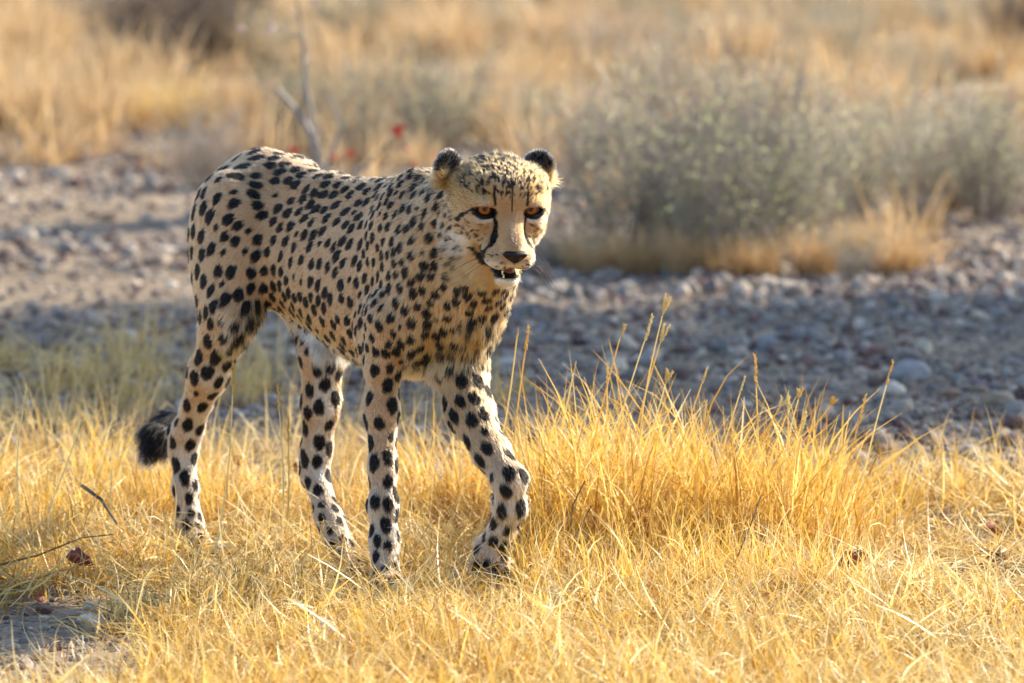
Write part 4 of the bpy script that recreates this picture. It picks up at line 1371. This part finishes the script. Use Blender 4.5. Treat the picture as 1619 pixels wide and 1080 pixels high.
    tick = (RNG.random(n) < 0.22 * np.maximum(face * sstep(-0.05, 0.02, z) * sstep(0.03, -0.04, y) * 1.5, sstep(0.58, 0.68, t) * (z > -0.12) * (face < 0.5))) & ~isear
    br = np.where(tick, br * 0.28, br)
    mm = np.clip(m, 0, 1)
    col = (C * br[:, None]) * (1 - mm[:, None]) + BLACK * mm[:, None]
    ok = ~bare
    hair_object('fur', pts[ok], rad[ok], np.clip(col[ok], 0.004, 0.93), fur_mat(), bodyo)
    # ---- eyes
    em, nt, out = new_mat('amber_eye')
    b = nd(nt, 'ShaderNodeBsdfPrincipled')
    b.inputs['Roughness'].default_value = 0.35
    b.inputs['Specular IOR Level'].default_value = 0.2
    b.inputs['Coat Weight'].default_value = 0.4
    b.inputs['Coat Roughness'].default_value = 0.02
    tc = nd(nt, 'ShaderNodeTexCoord')
    sep = nd(nt, 'ShaderNodeSeparateXYZ')
    nt.links.new(tc.outputs['Object'], sep.inputs[0])
    cmb = nd(nt, 'ShaderNodeCombineXYZ')
    nt.links.new(sep.outputs[0], cmb.inputs[0]); nt.links.new(sep.outputs[2], cmb.inputs[2])
    ln = nd(nt, 'ShaderNodeVectorMath', operation='LENGTH')
    nt.links.new(cmb.outputs[0], ln.inputs[0])
    ns = nd(nt, 'ShaderNodeTexNoise', i_Scale=500.0, i_Detail=3.0)
    nt.links.new(tc.outputs['Object'], ns.inputs['Vector'])
    ad = nd(nt, 'ShaderNodeMath', operation='MULTIPLY_ADD'); ad.inputs[1].default_value = 0.0018; 
    nt.links.new(ns.outputs['Fac'], ad.inputs[0]); nt.links.new(ln.outputs['Value'], ad.inputs[2])
    sc = nd(nt, 'ShaderNodeMath', operation='MULTIPLY'); sc.inputs[1].default_value = 50.0
    nt.links.new(ad.outputs[0], sc.inputs[0])
    rp = ramp(nt, [(0.0, (0.004, 0.003, 0.003)), (0.205, (0.004, 0.003, 0.003)), (0.25, (0.10, 0.022, 0.004)), (0.42, (0.32, 0.085, 0.010)), (0.58, (0.14, 0.03, 0.005)), (0.68, (0.02, 0.012, 0.01)), (1.0, (0.02, 0.015, 0.012))])
    nt.links.new(sc.outputs[0], rp.inputs[0])
    nt.links.new(rp.outputs[0], b.inputs['Base Color'])
    nt.links.new(b.outputs[0], out.inputs[0])
    gaze = Vector((0.03, -1, -0.02)).normalized()
    for s in (-1, 1):
        bm = bmesh.new()
        bmesh.ops.create_uvsphere(bm, u_segments=32, v_segments=20, radius=0.0175)
        me = bpy.data.meshes.new('eye'); bm.to_mesh(me); bm.free()
        me.polygons.foreach_set('use_smooth', [True] * len(me.polygons))
        me.materials.append(em)
        o = bpy.data.objects.new('eye', me); COL.objects.link(o); o.parent = bodyo
        o.location = hd(s * 0.0445, -0.0175, 0.0)
        o.rotation_euler = gaze.to_track_quat('Y', 'Z').to_euler()
    # ---- nose pad
    V2 = []; 
    bm = bmesh.new()
    bmesh.ops.create_uvsphere(bm, u_segments=40, v_segments=28, radius=1.0)
    for vt in bm.verts:
        x_, y_, z_ = vt.co
        wz = 1.0 if z_ > 0 else (1.0 - 0.62 * (-z_) ** 1.1)          # wide on top, narrowing downwards
        X = x_ * 0.0240 * wz; Z = z_ * (0.0095 if z_ > 0 else 0.0165); Y = y_ * 0.0125
        for s in (-1, 1):
            dx = (X - s * 0.0125) / 0.0058; dz = (Z + 0.002) / 0.0040
            Y -= 0.006 * math.exp(-(dx * dx + dz * dz)) * (1 if y_ > 0 else 0)
        Y -= 0.002 * math.exp(-(X / 0.0015) ** 2) * (1 if z_ < 0.2 and y_ > 0 else 0)
        vt.co = (X, Y, Z)
    me = bpy.data.meshes.new('nose'); bm.to_mesh(me); bm.free()
    me.polygons.foreach_set('use_smooth', [True] * len(me.polygons))
    me.materials.append(plain_mat('nose_leather', (0.007, 0.006, 0.006), 0.5, 0.3, 0.3, 400, bump=0.3))
    o = bpy.data.objects.new('nose', me); COL.objects.link(o); o.parent = bodyo
    o.matrix_local = Matrix(np.vstack([np.hstack([HEAD_AX.T, hd(0, 0.062, -0.0640)[:, None]]), [0, 0, 0, 1]]).tolist())
    # ---- mouth: tongue and teeth
    tooth_m = plain_mat('tooth_ivory', (0.72, 0.62, 0.42), 0.35, 0.5, 0.1, 100)
    for (tx, tz, up_, ln_, r_) in ((-0.017, -0.1025, 1, 0.008, 0.0024), (0.017, -0.1025, 1, 0.008, 0.0024), (-0.014, -0.1125, -1, 0.007, 0.0020), (0.014, -0.1125, -1, 0.007, 0.0020)):
        bm = bmesh.new()
        bmesh.ops.create_cone(bm, segments=10, radius1=r_, radius2=0.0005, depth=ln_, cap_ends=True)
        me = bpy.data.meshes.new('tooth'); bm.to_mesh(me); bm.free(); me.materials.append(tooth_m)
        o = bpy.data.objects.new('tooth', me); COL.objects.link(o); o.parent = bodyo
        mt = np.eye(4); ax_ = HEAD_AX.T.copy()
        if up_ > 0: ax_[:, 2] *= -1; ax_[:, 0] *= -1
        mt[:3, :3] = ax_; mt[:3, 3] = hd(tx, 0.047, tz - 0.002 * up_)
        o.matrix_local = Matrix(mt.tolist())
    bm = bmesh.new()
    bmesh.ops.create_uvsphere(bm, u_segments=20, v_segments=12, radius=1.0)
    for vt in bm.verts: vt.co = (vt.co.x * 0.011, vt.co.y * 0.020, vt.co.z * 0.0028)
    me = bpy.data.meshes.new('tongue'); bm.to_mesh(me); bm.free()
    me.polygons.foreach_set('use_smooth', [True] * len(me.polygons))
    me.materials.append(plain_mat('tongue_pink', (0.26, 0.07, 0.05), 0.4, 0.5, 0.15, 200))
    o = bpy.data.objects.new('tongue', me); COL.objects.link(o); o.parent = bodyo
    o.matrix_local = Matrix(np.vstack([np.hstack([HEAD_AX.T, hd(0.003, 0.012, -0.1105)[:, None]]), [0, 0, 0, 1]]).tolist())
    # ---- whiskers
    W = []
    for s in (-1, 1):
        for row in range(4):
            for c in range(4):
                if s < 0 and (row + c) % 5: continue
                b0 = hd(s * (0.026 + 0.005 * c), 0.040 - 0.010 * c, -0.070 - 0.007 * row)
                d = HX * s * random.uniform(0.75, 1.0) + HFp * random.uniform(0.1, 0.5) - HU * random.uniform(0.1, 0.6)
                d /= np.linalg.norm(d)
                l = random.uniform(0.05, 0.09)
                W.append([b0 + d * l * f - HU * (l * 0.45 * f * f) - HFp * (l * 0.25 * f * f) for f in (0, 0.33, 0.66, 1)])
    W = np.array(W)
    hair_object('whiskers', W, np.tile([0.00030, 0.00028, 0.0002, 0.00006], (len(W), 1)), np.tile([0.9, 0.88, 0.82], (len(W), 1)), bodyo.children[0].data.materials[0], bodyo)
    return bodyo


cheetah = make_cheetah()

# ================================================================== STALKS, STONES, LEAVES AND TWIGS
def seed_stalk(top, base, Y, label, head=0.045, kind=0, w=0.0016):
    """a tall stem with a seed head at its tip"""
    b = at(base[0], base[1], Y); t = at(top[0], top[1], Y + random.uniform(-0.04, 0.04))
    b[2] = min(b[2], 0.02)
    L = np.linalg.norm(t - b); d = (t - b) / L
    loc = Vector(b)
    e = empty('seed_stalk', loc)
    tag(e, label, 'grass stalk', 'tall seed stalks in the golden grass')
    side = np.cross(d, [0, 1, 0]); side /= np.linalg.norm(side)
    bow = random.uniform(-0.03, 0.05) * L
    pth = [(tuple(d * L * f + side * bow * math.sin(f * math.pi) ), w * (1.35 - 0.6 * f)) for f in np.linspace(0, 1, 9)]
    V, F = tube_mesh([pth], 5)
    o = mesh_from('stem', V, F, M_GOLD, e)
    hp = []
    tip = d * L
    dd = (d * 1.0 + side * (bow / L) * -2.5); dd /= np.linalg.norm(dd)
    if kind == 0:       # narrow spike
        for i in range(26):
            f = i / 25
            p = tip + dd * (f - 0.25) * head
            a = random.uniform(0, 6.28)
            o_ = (side * math.cos(a) + np.array([0, 1, 0]) * math.sin(a))
            q = p + (dd * 0.8 + o_ * 0.42) * head * 0.17
            hp.append([(tuple(p), 0.0008), (tuple((p + q) / 2), 0.0026 * (1 - 0.5 * f)), (tuple(q), 0.0003)])
    else:               # a hand of three or four fingers
        for i in range(random.randint(3, 4)):
            a = random.uniform(-0.30, 0.30)
            v = dd * math.cos(a) + side * math.sin(a) + np.array([0, random.uniform(-.2, .2), 0])
            fl = head * random.uniform(0.75, 1.05)
            hp.append([(tuple(tip + v * fl * g), r) for g, r in ((0, .0008), (.3, .0022), (.7, .0024), (1, .0006))])
            for j in range(9):
                g = 0.15 + 0.8 * j / 9
                p = tip + v * fl * g
                q = p + (v * 0.8 + side * random.choice((-1, 1)) * 0.5) * 0.005
                hp.append([(tuple(p), 0.0007), (tuple(q), 0.0010), (tuple(q + v * 0.002), 0.0002)])
    V, F = tube_mesh(hp, 4)
    mesh_from('seed_head', V, F, M_GOLD, e)
    for c in e.children:
        t_ = c.data.attributes.new('tone', 'FLOAT', 'POINT')
        t_.data.foreach_set('value', np.full(len(c.data.vertices), random.uniform(0.6, 1.0), np.float32))
_st = [((1047, 500), (1010, 850), .30, 'tallest seed stalk, its fingered tip nearest the top of the grass', .045, 1),
       ((1022, 530), (925, 850), .28, 'leaning seed stalk just left of the tallest one', .05, 0),
       ((980, 535), (905, 850), .30, 'seed stalk with a splayed tip, second left of the tallest', .035, 1),
       ((1043, 545), (985, 860), .34, 'seed stalk crossing right behind the tallest one', .045, 1),
       ((1052, 608), (1000, 870), .26, 'short seed stalk ending under the tallest one', .03, 1),
       ((832, 545), (800, 860), .32, 'seed stalk nearest the cheetah breast, leaning right', .045, 0),
       ((818, 528), (748, 650), .36, 'thin bare stalk crossing the lower breast of the cheetah', .015, 0),
       ((1112, 600), (1040, 860), .30, 'slender stalk leaning right, first right of the tallest', .03, 0),
       ((1172, 615), (1110, 860), .30, 'slender dark stalk second right of the tallest', .03, 0),
       ((1195, 600), (1200, 860), .30, 'upright stalk with a dense cylindrical ear', .06, 0),
       ((1232, 645), (1120, 850), .28, 'strongly slanting stalk with a forked tip', .03, 1),
       ((1246, 650), (1240, 870), .28, 'upright stalk with a short ear amid the right part', .045, 0),
       ((1262, 632), (1230, 860), .36, 'thin stalk with a tiny forked tip behind the short ears', .025, 1),
       ((1268, 680), (1235, 870), .24, 'leaning plump ear low in the right part', .045, 0),
       ((1312, 642), (1180, 840), .30, 'long slanting stalk reaching right over the grass', .02, 1),
       ((1360, 660), (1325, 860), .30, 'stalk with a thick nodding ear right of the stand', .055, 0),
       ((1404, 600), (1345, 870), .32, 'rightmost tall stalk, its narrow ear standing clear of the grass', .045, 0),
       ((1376, 745), (1300, 900), .22, 'short stalk with a narrow ear at the right end of the stand', .04, 0),
       ((368, 612), (340, 850), .30, 'tall curved stalk between the hind legs of the cheetah', .06, 0),
       ((441, 640), (447, 850), .40, 'upright stalk left of the far hind leg', .05, 0),
       ((456, 690), (452, 850), .36, 'shorter stalk beside the upright one by the far hind leg', .05, 0),
       ((38, 640), (35, 850), .50, 'upright curly stalk near the left edge', .05, 0),
       ((125, 678), (60, 800), .60, 'slanting thin stalk near the left edge', .02, 0),
       ((178, 702), (172, 830), .55, 'stubby stalk left of the black tail tip', .035, 0),
       ((1113, 660), (1108, 870), .15, 'stalk with a spiky ear in front of the right stand', .04, 0),
       ((908, 585), (880, 860), .40, 'stalk with a broken tip right of the lifted foreleg', .02, 0),
       ((960, 600), (945, 860), .42, 'stout stalk between the splayed tip and the tallest', .04, 0)]
for top, base, Y, lab, hl, kd in _st:
    seed_stalk(top, base, Y, lab, hl, kd)

def stone(px, py, w_px, col, label, h=0.6, seed=0):
    g = ground(px, py); s = w_px * mpp(g[1])
    me = stone_data(500 + seed, 3, 0.5, h)
    me.materials.append(plain_mat('rock_%s' % seed, col, 0.75, 0.3, 0.22, 6, bump=0.5))
    o = bpy.data.objects.new('stone', me); COL.objects.link(o)
    o.location = (g[0], g[1], float(zg(g[0], g[1])) + s * h * 0.22)
    o.scale = (s, s, s); o.rotation_euler = (random.uniform(-.2, .2), random.uniform(-.2, .2), random.uniform(0, 6.28))
    tag(o, label, 'stone', 'loose stones picked out on the ground')
_stones = [(146, 975, 60, (.66, .55, .42), 'pale angular stone in the bare patch at the lower left', .6),
           (508, 1010, 80, (.72, .64, .52), 'whitish stone half hidden in the grass below the front paw', .9),
           (1476, 1076, 64, (.20, .09, .05), 'reddish brown rock at the bottom right of the view', .75),
           (1488, 824, 40, (.12, .06, .05), 'dark maroon stone in the thin grass at the right', .6),
           (1498, 866, 34, (.14, .08, .08), 'dark stone just below the maroon one at the right', .6),
           (1440, 598, 95, (.27, .26, .25), 'largest grey stone on the shaded gravel', .5),
           (1378, 556, 52, (.20, .10, .08), 'maroon stone left above the largest grey stone', .4),
           (1462, 552, 38, (.50, .42, .32), 'pale upright stone above the largest grey stone', .9),
           (1575, 640, 60, (.34, .27, .19), 'tan block near the right edge of the gravel', .6),
           (1500, 625, 50, (.30, .19, .12), 'brown flat stone right of the largest grey stone', .35),
           (1293, 522, 20, (.62, .45, .27), 'small bright orange pebble on the shaded gravel', .8),
           (1055, 466, 20, (.66, .48, .30), 'small bright pebble at the sunlit edge of the gravel', .8),
           (1212, 548, 46, (.24, .24, .25), 'blue grey stone in the middle of the gravel', .8),
           (976, 580, 26, (.42, .27, .18), 'rusty pebble behind the tallest stalks', .7),
           (1052, 655, 20, (.52, .50, .46), 'pale pebble low in the gravel behind the grass', .6),
           (1197, 374, 18, (.75, .68, .62), 'white round pebble shining under the large shrub', .9),
           (150, 612, 44, (.13, .06, .04), 'dark reddish stone in the shaded grass at the left', .5),
           (20, 1010, 30, (.42, .36, .30), 'grey pebble at the lower left corner', .6),
           (262, 392, 40, (.66, .55, .44), 'pale flat stone left of the cheetah rump', .35),
           (215, 440, 26, (.60, .45, .32), 'tan pebble left of the cheetah thigh', .6),
           (1545, 812, 30, (.46, .36, .28), 'tan stone in the thin grass at the right edge', .6),
           (1258, 1042, 36, (.58, .55, .52), 'pale stone between straw at the bottom right', .5)]
for i, (x, y, w, c, lab, h) in enumerate(_stones):
    stone(x, y, w, c, lab, h, i)

_lm = []
for c in ((.20, .035, .02), (.30, .07, .03), (.16, .05, .03)):
    m_ = plain_mat('curled_red_leaf', c, 0.45, 0.4, 0.35, 60, bump=0.4); _lm.append(m_)
def dead_leaf(px, py, w_px, label, i, up=0.02):
    g = ground(px, py); s = w_px * mpp(g[1])
    V = []; F = []
    nu, nv = 9, 6
    cur = random.uniform(1.2, 2.2); fold = random.uniform(0.4, 0.9)
    for a in range(nu):
        u = a / (nu - 1) * 2 - 1
        wid = max(0.03, (1 - abs(u) ** 2.2)) * 0.42 * (1 + 0.15 * math.sin(a * 2.1 + i))
        for b in range(nv):
            v = b / (nv - 1) * 2 - 1
            yy = v * wid; 
            V.append((math.sin(u * cur * 0.5) / cur * 1.2 * s, yy * math.cos(v * fold) * s, (abs(yy) * math.sin(abs(v) * fold) * 1.3 + (1 - math.cos(u * cur * 0.6)) * 0.35 + 0.02 * math.sin(a * 3 + b * 2)) * s))
    for a in range(nu - 1):
        for b in range(nv - 1):
            q = a * nv + b; F.append((q, q + 1, q + nv + 1, q + nv))
    o = mesh_from('dead_leaf', V, np.array(F), _lm[i % 3])
    md = o.modifiers.new('thick', 'SOLIDIFY'); md.thickness = 0.0006
    o.location = (g[0], g[1], float(zg(g[0], g[1])) + up)
    o.rotation_euler = (random.uniform(0.3, 1.2), random.uniform(-0.5, 0.5), random.uniform(0, 6.28))
    tag(o, label, 'leaf', 'fallen red leaves')
_leaves = [(122, 915, 52, 'upright curled dark red leaf at the left foreground', .050), (1352, 940, 50, 'curled russet leaf amid straw at the right foreground', .055),
           (1362, 945, 26, 'small russet leaf tucked under the larger curled one', .015), (1565, 870, 44, 'dark red leaf near the right edge', .035), (1486, 956, 30, 'rusty leaf lying on flattened straw at the right', .012),
           (1452, 960, 20, 'tiny rusty leaf just left of the rusty one on flattened straw', .01), (1575, 895, 34, 'brown red leaf below the one near the right edge', .015), (380, 735, 34, 'dark red leaf behind the near hind leg', .02),
           (125, 672, 26, 'small maroon leaf in the shaded grass at the left', .01), (310, 925, 24, 'dark red leaf in the grass below the hind paw', .02), (60, 935, 26, 'flat brown red leaf at the edge of the bare patch', .01),
           (75, 1022, 30, 'brown red leaf in the bare patch at the lower left', .01), (470, 738, 22, 'small red leaf left of the far hind leg', .02)]
for i, (x, y, w, lab, up) in enumerate(_leaves):
    dead_leaf(x, y, w, lab, i, up)
def twig(pts, Y, r, label, i, mat=None):
    P = [at(x, y, Y + dy) for x, y, dy in pts]
    loc = P[0]
    V, F = tube_mesh([[(tuple(p - loc), r * (1 - 0.55 * k / len(P))) for k, p in enumerate(P)]], 6)
    o = mesh_from('twig', V, F, mat or M_BARK)
    o.location = loc
    tag(o, label, 'twig', 'dry twigs in the grass')
twig([(1062, 1012, -.12), (1085, 985, -.1), (1125, 945, -.05), (1160, 895, 0), (1185, 835, .02), (1204, 782, .05)], -0.20, 0.0022, 'long thin dark twig slanting up through the right foreground grass', 0)
twig([(130, 768, .0), (160, 790, -.05), (185, 828, -.1)], 0.50, 0.0040, 'short dark twig lying in the grass at the left', 1)
twig([(0, 893, .0), (60, 878, .0), (130, 850, .1), (180, 845, .12)], 0.05, 0.0022, 'long pale stem lying across the grass at the left edge', 2, M_LITTER)
twig([(1580, 890, 0), (1540, 912, 0), (1500, 935, -.05)], 0.0, 0.0030, 'curved grey stick lying at the right edge', 3, M_TWIG)
twig([(910, 960, 0), (912, 900, 0), (908, 850, 0), (935, 800, 0)], -0.05, 0.0020, 'brown upright stem in the grass right of the lifted paw', 4)
twig([(893, 930, 0), (900, 870, 0), (905, 800, 0), (925, 760, .0)], 0.05, 0.0022, 'darker brown stem standing beside the brown upright one', 5)
